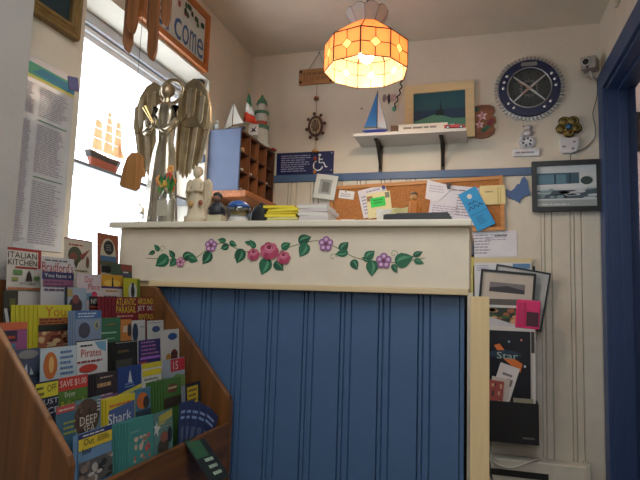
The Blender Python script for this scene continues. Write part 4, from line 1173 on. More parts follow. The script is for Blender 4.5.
# orange figurine and crumpled receipts
ox, oy = -.192, 1.66
t = thing('orange_figurine', 'small orange-brown standing figure behind the black tray', 'figurine', (ox, oy, CT))
MB().lathe([(.016, CT), (.017, CT + .006), (.011, CT + .010), (.011, CT + .040), (.016, CT + .075), (.013, CT + .090), (.005, CT + .096)], (ox, oy, 0), 12).build('body', M((196, 120, 50), .5), t, smooth=True)
MB().ball((ox, oy, CT + .106), (.011, .011, .013), 10, 8).build('head', M((206, 150, 90), .5), t, smooth=True)
MB().ball((ox, oy + .002, CT + .112), (.012, .012, .010), 10, 8).build('hat', M((90, 60, 36), .5), t, smooth=True)
for s in (-1, 1):
    MB().tube([(ox + s * .014, oy, CT + .082), (ox + s * .024, oy - .004, CT + .066), (ox + s * .018, oy - .012, CT + .052)], .004, 7).build('arm', M((196, 120, 50), .5), t, smooth=True)
for i, (x_, y_, a, lb, c) in enumerate([(-.262, 1.60, 25, 'crumpled white receipt left of the orange figure', (222, 220, 212)), (-.228, 1.585, -30, 'crumpled pale yellow slip below the orange figure', (214, 206, 150))]):
    F = Matrix.Translation((x_, y_, CT)) @ Matrix.Rotation(R(a), 4, 'Z')
    rnd = random.Random(i + 2)
    vs = [(-.032 + .021 * u, -.010 + .02 * rnd.random(), .001 + .028 * v + .006 * rnd.random()) for v in range(3) for u in range(4)]
    for u in range(4):
        vs[u] = (vs[u][0], vs[u][1], 0)
    fs = [(v * 4 + u, v * 4 + u + 1, v * 4 + u + 5, v * 4 + u + 4) for v in range(2) for u in range(3)]
    o = MB(F).add(vs, fs).build('receipt', M(c))
    md = o.modifiers.new('thickness', 'SOLIDIFY'); md.thickness = .0008
    tag(o, lb, 'paper')

# ---------------------------------------------------------------- back wall
YW = YB            # plaster face
YP = YB - .012     # wainscot face
# carved wooden sign with hanging string and ship wheel mobile
t = thing('wooden_sign', 'small carved wooden plank sign hanging on the wall left of the lamp', 'sign', (-.875, YW, 2.24))
F = frame((-.984, YW - .001, 2.240), (1, 0, -.0), (0, 0, 1))
MB(F).box(0, .20, -.016, 0, 0, .090).build('plank', M((176, 128, 80), .6, kind='wood', axis='x'), t, bevel=.004)
for i in range(9):
    x0 = .030 + .017 * i
    MB(F).tube([(x0, -.0165, .022), (x0 + .010, -.0165, .068)] if i % 2 else [(x0 + .010, -.0165, .022), (x0, -.0165, .068)], .0016, 5).build('carved_stroke', M((110, 70, 44)), t)
for x0, z0 in ((.012, .076), (.012, .014), (.188, .076), (.188, .014)):
    MB(F).ball((x0, -.016, z0), (.008, .003, .008), 8, 6).build('stud', M((40, 34, 30), .4, .6), t)
MB().tube([(-.930, YW - .008, 2.330), (-.872, YW - .004, 2.425), (-.830, YW - .008, 2.330)], .0016, 5).build('string', M((90, 80, 66)), t)
MB().ball((-.872, YW - .004, 2.427), .005, 8, 6).build('nail', M((120, 120, 120), .4, 1), t)
t = thing('ship_wheel_mobile', 'hanging mobile with a small brown ship wheel and wooden beads', 'mobile', (-.872, YW - .02, 1.72))
MB().tube([(-.877, YW - .010, 2.238), (-.872, YW - .022, 2.0), (-.870, YW - .026, 1.735)], .0012, 5).build('cord', M((80, 60, 46)), t)
MB().ball((-.877, YW - .016, 2.155), (.015, .013, .013), 10, 8).build('bead', M((130, 70, 44), .5), t, smooth=True)
wc = (-.872, YW - .026, 1.992)
dkw = M((84, 48, 34), .5)
MB().tube([(wc[0] + .036 * math.cos(a), wc[1], wc[2] + .052 * math.sin(a)) for a in [2 * math.pi * j / 24 for j in range(24)]], .008, 7, True).build('rim', dkw, t, smooth=True)
MB().tube([(wc[0] + .027 * math.cos(a), wc[1] - .003, wc[2] + .041 * math.sin(a)) for a in [2 * math.pi * j / 24 for j in range(24)]], .0035, 6, True).build('inner_ring', M((206, 186, 150), .5), t, smooth=True)
MB().lathe([(.020, -.004), (.020, .004)], (0, 0, 0), 14).build('hub', M((110, 84, 56), .5), t).matrix_local = Matrix.Translation(Vector(wc) - ORG[t.name]) @ Matrix.Rotation(R(90), 4, 'X') @ Matrix.Translation(ORG[t.name]) @ Matrix.Scale(1, 4)
for k in range(8):
    a = 2 * math.pi * k / 8 + .2
    MB().tube([(wc[0] + .006 * math.cos(a), wc[1], wc[2] + .006 * math.sin(a)), (wc[0] + .046 * math.cos(a), wc[1], wc[2] + .066 * math.sin(a))], .003, 6).build('spoke', dkw, t)
    MB().ball((wc[0] + .052 * math.cos(a), wc[1], wc[2] + .074 * math.sin(a)), (.009, .008, .009), 8, 6).build('handle', dkw, t, smooth=True)
MB().lathe([(.005, 1.843), (.020, 1.848), (.018, 1.856), (.004, 1.862)], (-.869, YW - .026, 0), 12).build('bead', M((190, 140, 80), .5), t, smooth=True)
MB().ball((-.868, YW - .026, 1.808), (.011, .010, .012), 10, 8).build('bead', M((150, 60, 44), .5), t, smooth=True)
MB().ball((-.868, YW - .026, 1.735), (.010, .008, .014), 10, 8).build('bead', M((170, 110, 60), .5), t, smooth=True)
# accessible sign
F = frame((-1.100, YW - .001, 1.727), (1, 0, .0), (0, 0, 1))
s = sheet('access_sign', 'navy wall sign with white notice text and a wheelchair symbol', 'sign', F, .332, .127, (28, 36, 84), [('l', .08, .12, .60, .90, 8, (150, 156, 190))], t=.004, rough=.35)
wch = M((226, 228, 234))
y_ = -.0048
MB(F).flat([(a, y_, c) for a, c in ell(.252, .106, .008, .008, 12)]).build('symbol', wch, s, fix=False)
ribbon([(.250, .095), (.250, .064), (.276, .064), (.288, .038), (.298, .041)], .0036, y_, 'symbol', wch, s, F)
ribbon([(.250, .082), (.270, .082)], .003, y_ - .0001, 'symbol', wch, s, F)
ribbon([(.243 + .001 + .026 * math.cos(a), .048 + .028 * math.sin(a)) for a in [R(110 + 14 * j) for j in range(18)]], .0034, y_ - .0002, 'symbol', wch, s, F)
for x0, z0 in ((.320, .116), (.320, .020)):
    MB(F).flat([(a, y_, c) for a, c in ell(x0, z0, .004, .004, 8)]).build('screw', M((180, 184, 200)), s, fix=False)
# wall shelf
t = thing('wall_shelf', 'pale grey wall shelf on two dark iron brackets', 'shelf', (-.34, YW, 1.73))
MB().box(-.614, -.060, 2.640, YW, 1.866, 1.882).build('shelf_board', M((206, 202, 196), .5), t, bevel=.002)
for x0 in (-.508, -.183):
    b = MB().box(x0 - .010, x0 + .010, YW - .008, YW, 1.728, 1.866).box(x0 - .010, x0 + .010, YW - .16, YW, 1.858, 1.866)
    b.build('bracket', M((62, 56, 50), .5, .7), t)
    MB().tube([(x0, YW - .006, 1.745), (x0, YW - .045, 1.785), (x0, YW - .10, 1.835), (x0, YW - .150, 1.860)], .007, 6).build('bracket_brace', M((62, 56, 50), .5, .7), t)
SZ = 1.882
model_sailboat('blue-sailed model sailboat at the left end of the wall shelf', (-.510, 2.668, SZ), 0, .125, .225, (40, 60, 150), (220, 224, 230), (60, 130, 196), (206, 210, 216), (70, 60, 50))
# long low sign board on the shelf
bb = MB().box(-.388, -.150, 2.655, 2.671, SZ, SZ + .036).build('name_board', M((214, 208, 194), .5))
tag(bb, 'long low cream board with faint lettering lying on the wall shelf', 'board')
prints(bb, frame((-.388, 2.655, SZ), (1, 0, 0), (0, 0, 1)), 0, 0, .238, .036, [('l', .1, .2, .9, .8, 1, (130, 124, 116))], 0)
st = MB().box(-.43, -.15, 2.676, 2.688, SZ, SZ + .041).build('wooden_stick', M((110, 72, 50), .5, kind='wood', axis='x'))
tag(st, 'thin brown wooden strip behind the cream board on the shelf', 'strip')
# red toy car
t = thing('toy_car', 'small red toy convertible on the right end of the wall shelf', 'toy car', (-.115, 2.665, SZ))
MB().xz([(-.165, SZ + .006), (-.068, SZ + .006), (-.066, SZ + .016), (-.085, SZ + .020), (-.105, SZ + .020), (-.112, SZ + .028), (-.118, SZ + .020), (-.140, SZ + .020), (-.150, SZ + .023), (-.166, SZ + .020)], 2.648, 2.683).build('body', M((176, 40, 40), .3), t, bevel=.0015)
for x0 in (-.148, -.086):
    for y0 in (2.645, 2.682):
        o = MB().prism([(x0 + .008 * math.cos(a), y0, SZ + .008 + .008 * math.sin(a)) for a in [2 * math.pi * j / 12 for j in range(12)]], (0, .004, 0)).build('wheel', M((30, 30, 32), .5), t)
        MB().prism([(x0 + .004 * math.cos(a), y0 - .001, SZ + .008 + .004 * math.sin(a)) for a in [2 * math.pi * j / 10 for j in range(10)]], (0, .002, 0)).build('hubcap', M((220, 220, 220), .3, .5), o)
MB().box(-.135, -.118, 2.650, 2.681, SZ + .018, SZ + .024).build('seat', M((214, 204, 196), .5), t)
# large picture leaning on the wall behind the shelf
F = frame((-.378, YW - .012, SZ + .003), (1, 0, 0), (0, .02, 1), -1.0)
picture_frame('framed_print', 'wide cream framed print of a dark ship on a teal sea above the shelf', F, .355, .298, .045, (222, 200, 150), (44, 100, 106),
              [('r', 'sky', 0, .55, 1, 1, (38, 88, 100)), ('r', 'sea', 0, .30, 1, .55, (36, 66, 92)), ('p', 'wave', [(0, 0), (1, 0), (1, .28), (.75, .30), (.45, .44), (.2, .34), (0, .26)], (88, 148, 124)),
               ('p', 'wave', [(0, 0), (1, 0), (1, .12), (.6, .2), (0, .1)], (100, 160, 136)), ('p', 'ship', [(.42, .40), (.60, .38), (.58, .52), (.55, .54), (.53, .80), (.51, .56), (.44, .52)], (28, 46, 52))], depth=.016, fk=M((224, 202, 154), .5, kind='wood', axis='x', contrast=.1))
# flower plaque
t = thing('flower_plaque', 'rounded brown wooden plaque with pink painted lilies right of the framed print', 'plaque', (.026, YW, 1.88))
pts = [(-.036, 1.905), (-.020, 1.888), (.010, 1.882), (.045, 1.888), (.070, 1.905), (.076, 1.930), (.066, 1.950), (.080, 1.965), (.078, 1.990), (.064, 2.002), (.076, 2.020), (.072, 2.045), (.050, 2.058), (.010, 2.060), (-.020, 2.056), (-.036, 2.040)]
MB().xz(pts, YW - .010, YW).build('board', M((140, 84, 50), .5, kind='wood', axis='x'), t, bevel=.003)
for cx_, cz_, r_ in ((.012, 2.000, .026), (.000, 1.955, .022)):
    for k in range(5):
        a = 2 * math.pi * k / 5 + .4
        MB().flat([(cx_ + r_ * (u * math.cos(a) - v * math.sin(a)), YW - .0106 - .0002 * k, cz_ + r_ * (u * math.sin(a) + v * math.cos(a))) for u, v in [(.1, 0), (.5, .3), (1.1, .05), (.5, -.3)]]).build('painted_petal', M([(226, 190, 196), (206, 150, 160)][k % 2]), t, fix=False)
for cx_, cz_, c in ((.036, 1.938, (50, 110, 80)), (.020, 1.925, (40, 90, 66)), (.048, 1.960, (120, 40, 60)), (-.015, 2.035, (50, 90, 70)), (.058, 1.975, (130, 50, 60))):
    MB().flat([(a, YW - .0104, q) for a, q in ell(cx_, cz_, .014, .011, 10)]).build('painted_leaf', M(c), t, fix=False)
# gear clock
t = thing('gear_clock', 'large round wall clock with a navy rim and silver gear teeth', 'clock', (.238, YW, 1.96))
F = frame((.238, YW, 2.128))
sv = M((172, 172, 174), .3, .8, kind='metal'); nv = M((24, 31, 72), .35)


def disc(F, r, y0, y1, name, mat, par, n=40, cx=0, cz=0):
    return MB(F).xz(ell(cx, cz, r, r, n), y0, y1).build(name, mat, par)


disc(F, .150, -.010, -.001, 'back_plate', sv, t, 56)
N = 54
for i in range(N):
    a = 2 * math.pi * i / N
    ca, sa = math.cos(a), math.sin(a)
    q = [(.148, -.0062), (.167, -.0034), (.167, .0034), (.148, .0062)]
    MB(F).xz([(r * ca - s_ * sa, r * sa + s_ * ca) for r, s_ in q], -.012, -.002).build('tooth', sv, t)
b = MB(F)
ro_, ri_ = .148, .100
vs, fs = [], []
for i in range(48):
    a = 2 * math.pi * i / 48
    for r, y in ((ro_, -.010), (ro_ - .004, -.024), (ri_ + .004, -.024), (ri_, -.010)):
        vs.append((r * math.cos(a), y, r * math.sin(a)))
for i in range(48):
    j = (i + 1) % 48
    for k in range(3):
        fs.append((i * 4 + k, i * 4 + k + 1, j * 4 + k + 1, j * 4 + k))
b.add(vs, fs).build('navy_rim', nv, t, fix=True)
MB(F).tube([(.103 * math.cos(2 * math.pi * j / 40), -.024, .103 * math.sin(2 * math.pi * j / 40)) for j in range(40)], .004, 6, True).build('inner_ring', sv, t, smooth=True)
disc(F, .101, -.0125, -.010, 'dial', M((58, 60, 60), .5), t, 40)
for k in range(12):
    a = R(90 - 30 * k)
    MB(F).xz(ell(.082 * math.cos(a), .082 * math.sin(a), .005, .006, 8), -.0135, -.0125).build('hour_mark', M((30, 30, 32)), t)
for k in range(16):
    a = 2 * math.pi * k / 16
    MB(F).xz([(.040 * math.cos(a) - s_ * math.sin(a), .040 * math.sin(a) + s_ * math.cos(a)) if r == 0 else (.047 * math.cos(a) - s_ * math.sin(a), .047 * math.sin(a) + s_ * math.cos(a)) for r, s_ in ((0, -.004), (1, -.003), (1, .003), (0, .004))], -.015, -.0125).build('cog_tooth', M((120, 120, 118), .4, .6), t)
MB(F).tube([(.036 * math.cos(2 * math.pi * j / 24), -.014, .036 * math.sin(2 * math.pi * j / 24)) for j in range(24)], .004, 6, True).build('cog_ring', M((120, 120, 118), .4, .6), t, smooth=True)
for a in (40, 140, 222, 318):
    a = R(a); c, s_ = math.cos(a), math.sin(a)
    MB(F).xz([(r * c - w * s_, r * s_ + w * c) for r, w in ((.004, -.006), (.098, -.003), (.098, .003), (.004, .006))], -.020, -.016).build('spoke', M((196, 196, 198), .3, .8), t)
for a, L_, w in ((225, .05, .004), (150, .062, .003)):
    a = R(a); c, s_ = math.cos(a), math.sin(a)
    MB(F).xz([(r * c - q * s_, r * s_ + q * c) for r, q in ((-.012, -w), (L_, -w * .5), (L_, w * .5), (-.012, w))], -.023, -.021).build('hand', M((180, 120, 90), .4), t)
disc(F, .007, -.026, -.020, 'hub', sv, t, 14)
for a in (148, 163, 178, 32, 17, 2, 218, 234, 305, 322):
    a = R(a)
    MB(F).ball((.124 * math.cos(a), -.025, .124 * math.sin(a)), (.0085, .004, .0085), 10, 6).build('stud', M((214, 214, 216), .25, .7), t, smooth=True)
MB(F).xz([(-.034, .112), (.034, .112), (.040, .120), (.034, .132), (-.034, .132), (-.040, .120)], -.027, -.024).build('name_plate', M((150, 150, 150), .3, .7), t, bevel=.001)
# silver plaque with ornament
t = thing('pewter_ornament', 'small pewter ornament on a nameplate mounted below the gear clock', 'ornament', (.223, YW, 1.78))
pw = M((186, 186, 190), .4, .4, kind='metal')
MB().box(.160, .286, YW - .010, YW, 1.781, 1.822).build('nameplate', pw, t, bevel=.003)
prints(t, frame((.160, YW - .010, 1.781)), 0, 0, .126, .041, [('l', .1, .3, .9, .7, 1, (110, 110, 116))], 0)
F = frame((.226, YW, 1.855))
MB(F).xz([(.036 * math.cos(a) * (1.1 if i % 2 else .98), .036 * math.sin(a) * (1.1 if i % 2 else .98)) for i, a in enumerate([2 * math.pi * j / 32 for j in range(32)])], -.010, 0).build('gear_disc', pw, t)
MB(F).tube([(.028 * math.cos(2 * math.pi * j / 20), -.011, .028 * math.sin(2 * math.pi * j / 20)) for j in range(20)], .003, 6, True).build('gear_ring', pw, t, smooth=True)
for k in range(6):
    a = 2 * math.pi * k / 6 + .3
    MB(F).xz(ell(.018 * math.cos(a), .018 * math.sin(a), .006, .006, 8), -.0112, -.010).build('gear_hole', M((70, 70, 74)), t)
MB(F).ball((.004, -.010, .045), (.026, .008, .020), 12, 8).build('crest', pw, t, smooth=True)
MB(F).ball((.008, -.010, .072), (.018, .007, .014), 12, 8).build('crest', pw, t, smooth=True)
MB(F).ball((-.020, -.010, .035), (.010, .006, .012), 10, 7).build('crest', pw, t, smooth=True)
MB(F).ball((-.016, -.008, .080), (.004, .004, .004), 8, 6).build('stud', M((120, 110, 80)), t, smooth=True)
# metal flower in a white pot
t = thing('metal_flower', 'bronze metal flower in a white cup hanging on the wall above the photo frame', 'ornament', (.417, YW, 1.785))
F = frame((.417, YW, 1.785)) @ Matrix.Scale(1.14, 4)
MB(F).xz([(-.034, .070), (-.038, .045), (-.034, .014), (-.026, .002), (.026, .002), (.034, .014), (.040, .045), (.036, .070)], -.018, 0).build('cup', M((204, 204, 206), .5), t, bevel=.005)
for x0, z0 in ((-.02, .03), (.015, .02), (.02, .05)):
    MB(F).flat([(a, -.0186, c) for a, c in ell(x0, z0, .007, .005, 8)]).build('cup_mark', M((120, 124, 130)), t, fix=False)
bz_ = M((96, 80, 44), .35, .8, kind='metal')
for k in range(5):
    a = R(90 + 72 * k - 36)
    cx_, cz_ = .030 * math.cos(a), .118 + .028 * math.sin(a)
    MB(F).ball((cx_, -.016, cz_), (.024, .008, .022), 12, 8).build('petal', bz_, t, smooth=True)
    MB(F).tube([(cx_ + .016 * math.cos(q), -.023, cz_ + .014 * math.sin(q)) for q in [2 * math.pi * j / 12 for j in range(12)]], .002, 5, True).build('petal_edge', M((170, 150, 84), .3, .8), t, smooth=True)
MB(F).ball((0, -.024, .116), (.014, .006, .014), 12, 8).build('flower_centre', M((50, 90, 120), .3, .5), t, smooth=True)
MB(F).tube([(0, -.014, .065), (0, -.014, .10)], .004, 6).build('stem', bz_, t)
# security camera with cable
t = thing('security_camera', 'small grey box security camera on the wall near the doorway', 'camera', (.51, YW, 2.15))
F = Matrix.Translation((.505, YW - .075, 2.200)) @ Matrix.Rotation(R(-20), 4, 'Z') @ Matrix.Rotation(R(8), 4, 'X')
MB(F).box(-.034, .034, -.05, .05, -.028, .030).build('housing', M((150, 142, 134), .5), t, bevel=.006)
MB(F).prism([(-.008 + .014 * math.cos(a), -.058, .004 + .014 * math.sin(a)) for a in [2 * math.pi * j / 16 for j in range(16)]], (0, .01, 0)).build('lens', M((24, 24, 28), .15), t)
MB(F).prism([(-.008 + .020 * math.cos(a), -.054, .004 + .020 * math.sin(a)) for a in [2 * math.pi * j / 16 for j in range(16)]], (0, .006, 0)).build('lens_ring', M((180, 176, 170), .4), t)
MB(F).ball((-.004, -.052, -.020), (.006, .004, .006), 8, 6).build('sensor', M((30, 26, 26), .3), t)
MB().tube([(.510, YW - .06, 2.175), (.520, YW - .05, 2.150), (.540, YW - .02, 2.148), (.548, YW, 2.150)], .006, 7).build('bracket', M((190, 184, 176), .5), t)
MB().tube([(.505, YW - .055, 2.172), (.495, YW - .04, 2.155), (.520, YW - .035, 2.140)], .0035, 6).build('lead', M((190, 160, 140), .5), t)
cab = MB().tube(smooth_path([(.548, YW - .006, 2.150), (.548, YW - .006, 2.072), (.527, YW - .006, 1.983), (.535, YW - .006, 1.923), (.534, YW - .006, 1.864), (.489, YW - .006, 1.811), (.428, YW - .024, 1.784), (.421, YW - .024, 1.748)], 4), .0022, 5).build('cable', M((84, 78, 66), .6))
tag(cab, 'thin dark cable running down the wall from the camera to the photo frame', 'cable')
# smoke-detector-like white bracket above the doorway
o = thing('wall_bracket', 'white plastic bracket high on the wall above the doorway casing', 'bracket', (XR, 2.45, 2.31))
MB().box(XR - .012, XR, 2.40, 2.50, 2.33, 2.42).build('plate', M((206, 204, 198), .5), o, bevel=.003)
MB().tube([(XR - .014, 2.45, 2.31), (XR - .014, 2.45, 2.42)], .006, 7).build('rod', M((200, 190, 170), .5), o)
# photo collage frame
picture_frame('photo_frame', 'black framed photograph of a long white building by the doorway', frame((.246, YW - .0225, 1.498), (1, 0, 0), (0, 0, 1), -.4), .308, .246, .022, (24, 24, 28), (196, 204, 208),
              [('r', 'sky', 0, .82, 1, 1, (190, 200, 206)), ('r', 'building', 0, .52, .72, .82, (60, 90, 110)), ('r', 'building', .02, .56, .5, .78, (90, 130, 150)), ('r', 'columns', .30, .56, .33, .8, (40, 60, 80)), ('r', 'columns', .55, .56, .58, .8, (40, 60, 80)),
               ('p', 'roof', [(0, .50), (.7, .44), (1, .50), (1, .56), (0, .54)], (206, 214, 218)), ('r', 'porch', 0, .20, 1, .40, (70, 84, 96)), ('s', 'porch', 0, .20, 1, .44, 7, [(190, 200, 206), (40, 50, 60), (120, 150, 160)]), ('r', 'lawn', 0, 0, 1, .16, (150, 160, 160)),
               ('e', 'tree', .84, .62, .10, .10, (50, 70, 70)), ('l', 0, .02, .6, .1, 1, (200, 206, 208))], depth=.024, cat='photograph')
# blue fish tail cut-out
F = frame((0, YP - .001, 0))
b = MB(F).xz([(.124, 1.616), (.150, 1.606), (.166, 1.620), (.178, 1.640), (.190, 1.640), (.197, 1.664), (.211, 1.679), (.226, 1.655), (.231, 1.620), (.240, 1.586), (.215, 1.580), (.198, 1.567), (.189, 1.545), (.164, 1.563), (.140, 1.570), (.128, 1.584)], -.008, 0)
tag(b.build('whale_cutout', M((66, 96, 146), .5), bevel=.001), 'flat blue wooden whale cut-out between the cork board and photo frame', 'cut-out')
# little white frame standing on the left
picture_frame('photo_frame', 'small whitewashed frame with a dark photo hanging beside the cork board', frame((-.868, YP - .022, 1.590), (1, 0, 0), (0, 0, 1), 9), .120, .132, .026, (196, 204, 200), (150, 156, 154),
              [('r', 'photo', .2, .15, .8, .85, (110, 116, 112))], depth=.012, cat='photograph', fk=M((200, 206, 202), .6))

# cork board
FC = frame((-.770, YP - .001, 1.375), (1, 0, 0), (0, 0, 1), -2.2)
cw2, chh2 = .892, .275
ck = thing('cork_board', 'long wooden framed cork board pinned with papers above the counter', 'cork board', (-.33, YP, 1.37))
fm = M((196, 136, 76), .5, kind='wood', axis='x', contrast=.2)
MB(FC).box(0, cw2, -.016, 0, chh2 - .018, chh2).build('frame_bar', fm, ck)
MB(FC).box(0, cw2, -.016, 0, 0, .018).build('frame_bar', fm, ck)
MB(FC).box(0, .018, -.016, 0, .018, chh2 - .018).build('frame_bar', fm, ck)
MB(FC).box(cw2 - .018, cw2, -.016, 0, .018, chh2 - .018).build('frame_bar', fm, ck)
MB(FC).box(.018, cw2 - .018, -.009, 0, .018, chh2 - .018).build('cork', M((176, 116, 64), .9, kind='cork'), ck)
YK = YP - .0112


def wall_paper(name, label, x0, z0, w, h, rot, base, items=(), cat='paper', k=0, **kw):
    return sheet(name, label, cat, frame((x0, YK - .0022 * k, z0), (1, 0, 0), (0, 0, 1), rot), w, h, base, items, t=.0008, **kw)


o = wall_paper('business_card', 'small white card pinned to the left of the cork board', -.732, 1.588, .086, .044, 8, (222, 220, 218), [('l', .15, .2, .85, .7, 2, (150, 150, 160)), ('e', 'pin', .44, .86, .05, .08, (90, 70, 60))], 'card')
o = wall_paper('flyer', 'white printed flyer tilted behind the yellow card on the cork board', -.588, 1.474, .152, .152, -14, (214, 210, 216), [('l', .08, .1, .5, .8, 6, (150, 140, 160)), ('l', .3, .84, .9, .92, 1, (120, 120, 150))], k=1)
t = thing('push_pin', 'dark blue push pin at the corner of the tilted white flyer', 'push pin', (-.484, YK - .004, 1.630))
MB().tube([(-.484, YK, 1.637), (-.484, YK - .012, 1.637)], .004, 8).build('shank', M((40, 50, 110), .3), t)
MB().tube([(-.484, YK - .012, 1.637), (-.484, YK - .020, 1.637)], .009, 10).build('head', M((44, 56, 130), .3), t)
o = wall_paper('greeting_card', 'pale yellow card overlapping the white flyer on the cork board', -.562, 1.472, .128, .134, -7, (222, 212, 160), [('r', 'stamp', .02, .68, .26, .88, (150, 110, 80)), ('r', 'stamp', .78, .74, .96, .96, (120, 120, 100)), ('l', .3, .1, .8, .2, 1, (170, 150, 100))], 'card', k=2)
o = wall_paper('sticky_note', 'bright green sticky note on the pale yellow card', -.548, 1.530, .078, .050, -9, (40, 206, 84), [('l', .2, .3, .9, .85, 2, (40, 120, 50))], 'sticky note', k=3)
o = wall_paper('large_notice', 'large white printed notice at the right of the cork board', -.255, 1.462, .262, .192, 7, (212, 210, 220), [('l', .06, .08, .6, .45, 6, (170, 160, 184)), ('l', .5, .2, .95, .8, 8, (150, 144, 160)), ('l', .3, .85, .9, .92, 1, (110, 110, 120))], k=1)
F = frame((-.268, YK - .0050, 1.575), (1, 0, 0), (0, 0, 1), 9)
fo = MB(F).prism([(0, 0, .0), (.065, 0, -.012), (.132, 0, .080), (-.006, 0, .098)], (0, -.0012, 0)).build('folded_letter', M((218, 216, 224)))
tag(fo, 'white folded letter with a pointed flap over the large notice', 'paper')
prints(fo, F, 0, 0, .11, .09, [('l', .1, .4, .8, .85, 3, (180, 176, 190))], -.0012)
cl = MB().xz([(-.158, 1.622), (-.145, 1.622), (-.140, 1.650), (-.163, 1.650)], YK - .016, YK - .0066).build('binder_clip', M((40, 40, 44), .4))
tag(cl, 'small black binder clip holding the large notice', 'clip')
F = frame((-.008, YK - .0120, 1.400), (1, 0, 0), (0, 0, 1), -27)
s = sheet('door_hanger', 'bright blue door hanger card with black lettering over the right end of the cork board', 'card', F, .094, .212, (40, 150, 210), [('e', 'hole', .48, .84, .13, .06, (206, 206, 210)), ('r', 'fold', .02, .40, .98, .415, (30, 110, 160))], t=.001)
ribbon([(.012 + .012 * i, .118 + (.010 if i % 2 else -.006)) for i in range(7)], .0028, -.0016, 'lettering', M((24, 40, 70)), s, F)
ribbon([(.020 + .011 * i, .142 + (.006 if i % 2 else -.004)) for i in range(5)], .0022, -.0016, 'lettering', M((24, 40, 70)), s, F)
prints(s, F, 0, 0, .094, .212, [('l', .25, .12, .75, .34, 4, (30, 110, 160))], -.001)
o = wall_paper('yellow_note', 'pale yellow note at the right corner of the cork board', .002, 1.537, .121, .096, -1, (222, 206, 150), [('l', .2, .6, .6, .75, 1, (150, 140, 90)), ('r', 'stripe', .70, .02, .73, .9, (170, 150, 80)), ('r', 'stripe', .80, .02, .82, .9, (170, 150, 80))], k=3)
# papers on the wainscot below the cork board
o = sheet('notice_sheet', 'white printed sheet on the wainscot under the cork board', 'paper', frame((-.05, YP - .001, 1.276), (1, 0, 0), (0, 0, 1), -1.5), .228, .128, (214, 214, 222), [('l', .35, .62, .95, .9, 3, (160, 160, 176)), ('l', .05, .1, .5, .9, 7, (150, 150, 170)), ('l', .55, .75, .9, .9, 1, (110, 110, 120))])
# papers hanging under the counter end on the wall
o = sheet('yellow_sheet', 'narrow olive-yellow sheet showing just past the counter end', 'paper', frame((-.075, YP - .001, 1.10), (1, 0, 0), (0, 0, 1), 0), .050, .27, (190, 180, 96), [])

# ---------------------------------------------------------------- black wall file and its contents
wf = thing('wall_file', 'black three-pocket wall file stuffed with papers beside the plywood panel', 'wall file', (.11, YP, .42))
blk = M((24, 24, 27), .45)
MB().box(-.030, .258, YP - .004, YP, .425, 1.235).build('back_plate', blk, wf)
for z0, z1, d in ((.425, .606, .072), (1.034, 1.072, .03)):
    MB().box(-.030, .258, YP - d - .054, YP - d - .050, z0, z1).build('pocket_front', M((88, 82, 78), .45) if z0 > .94 else blk, wf)
    for x0 in (-.030, .254):
        MB().box(x0, x0 + .004, YP - d - .050, YP - .004, z0, z1).build('pocket_side', blk, wf)
    MB().box(-.026, .254, YP - d - .050, YP - .004, z0, z0 + .004).build('pocket_floor', blk, wf)


def in_pocket(name, label, cat, x0, z0, w, h, yoff, rot, base, items=(), t=.003):
    return sheet(name, label, cat, frame((x0, YP - yoff, z0), (1, 0, 0), (0, 0, 1), rot), w, h, base, items, t=t)


MB().box(-.026, .254, YP - .080, YP - .004, .941, .945).build('pocket_floor', blk, wf)
in_pocket('manila_folder', 'buff manila folder sticking out at the top of the wall file', 'folder', -.020, .951, .270, .318, .012, -1, (206, 192, 150))
in_pocket('white_document', 'white document with a blue picture behind the black frames', 'paper', -.018, .951, .262, .295, .022, -1, (206, 210, 216), [('r', 'picture', .68, .90, .98, .985, (90, 130, 170)), ('l', .04, .86, .3, .97, 3, (150, 150, 170))])
r_ = picture_frame('photo_frame', 'black framed grey photo tilted to the right in the wall file', frame((.034, YP - .030, .966), (1, 0, 0), (0, 0, 1), 9.5), .250, .280, .008, (34, 38, 46), (176, 178, 178), [('r', 'photo', .1, .1, .9, .8, (150, 152, 156))], depth=.008, cat='photograph')
r_ = picture_frame('photo_frame', 'black framed landscape photo with a wide beige mat in the wall file', frame((-.012, YP - .045, .962), (1, 0, 0), (0, 0, 1), 4.5), .252, .255, .011, (22, 22, 26), (190, 180, 168),
                   [('r', 'photo', .15, .60, .85, .80, (60, 58, 66)), ('p', 'hills', [(.15, .68), (.5, .74), (.85, .68), (.85, .80), (.15, .80)], (120, 112, 116))], depth=.010, cat='photograph')
in_pocket('magazine', 'magazine with a food photo in the middle of the wall file', 'magazine', .000, .4295, .240, .614, .0845, 0, (196, 194, 190), [('r', 'photo', .1, .84, .9, .98, (40, 50, 40)), ('s', 'photo', .1, .84, .9, .975, 8, [(150, 90, 60), (60, 90, 50), (190, 150, 110)]), ('p', 'cover', [(.1, .84), (.1, .92), (.8, .84)], (180, 180, 186))], t=.003)
in_pocket('white_tray_sheet', 'thick white booklet standing behind the star magazine', 'booklet', -.010, .4295, .258, .512, .090, .0, (196, 192, 188), [('r', 'bar', .93, .78, .985, .97, (60, 60, 60))], t=.012)
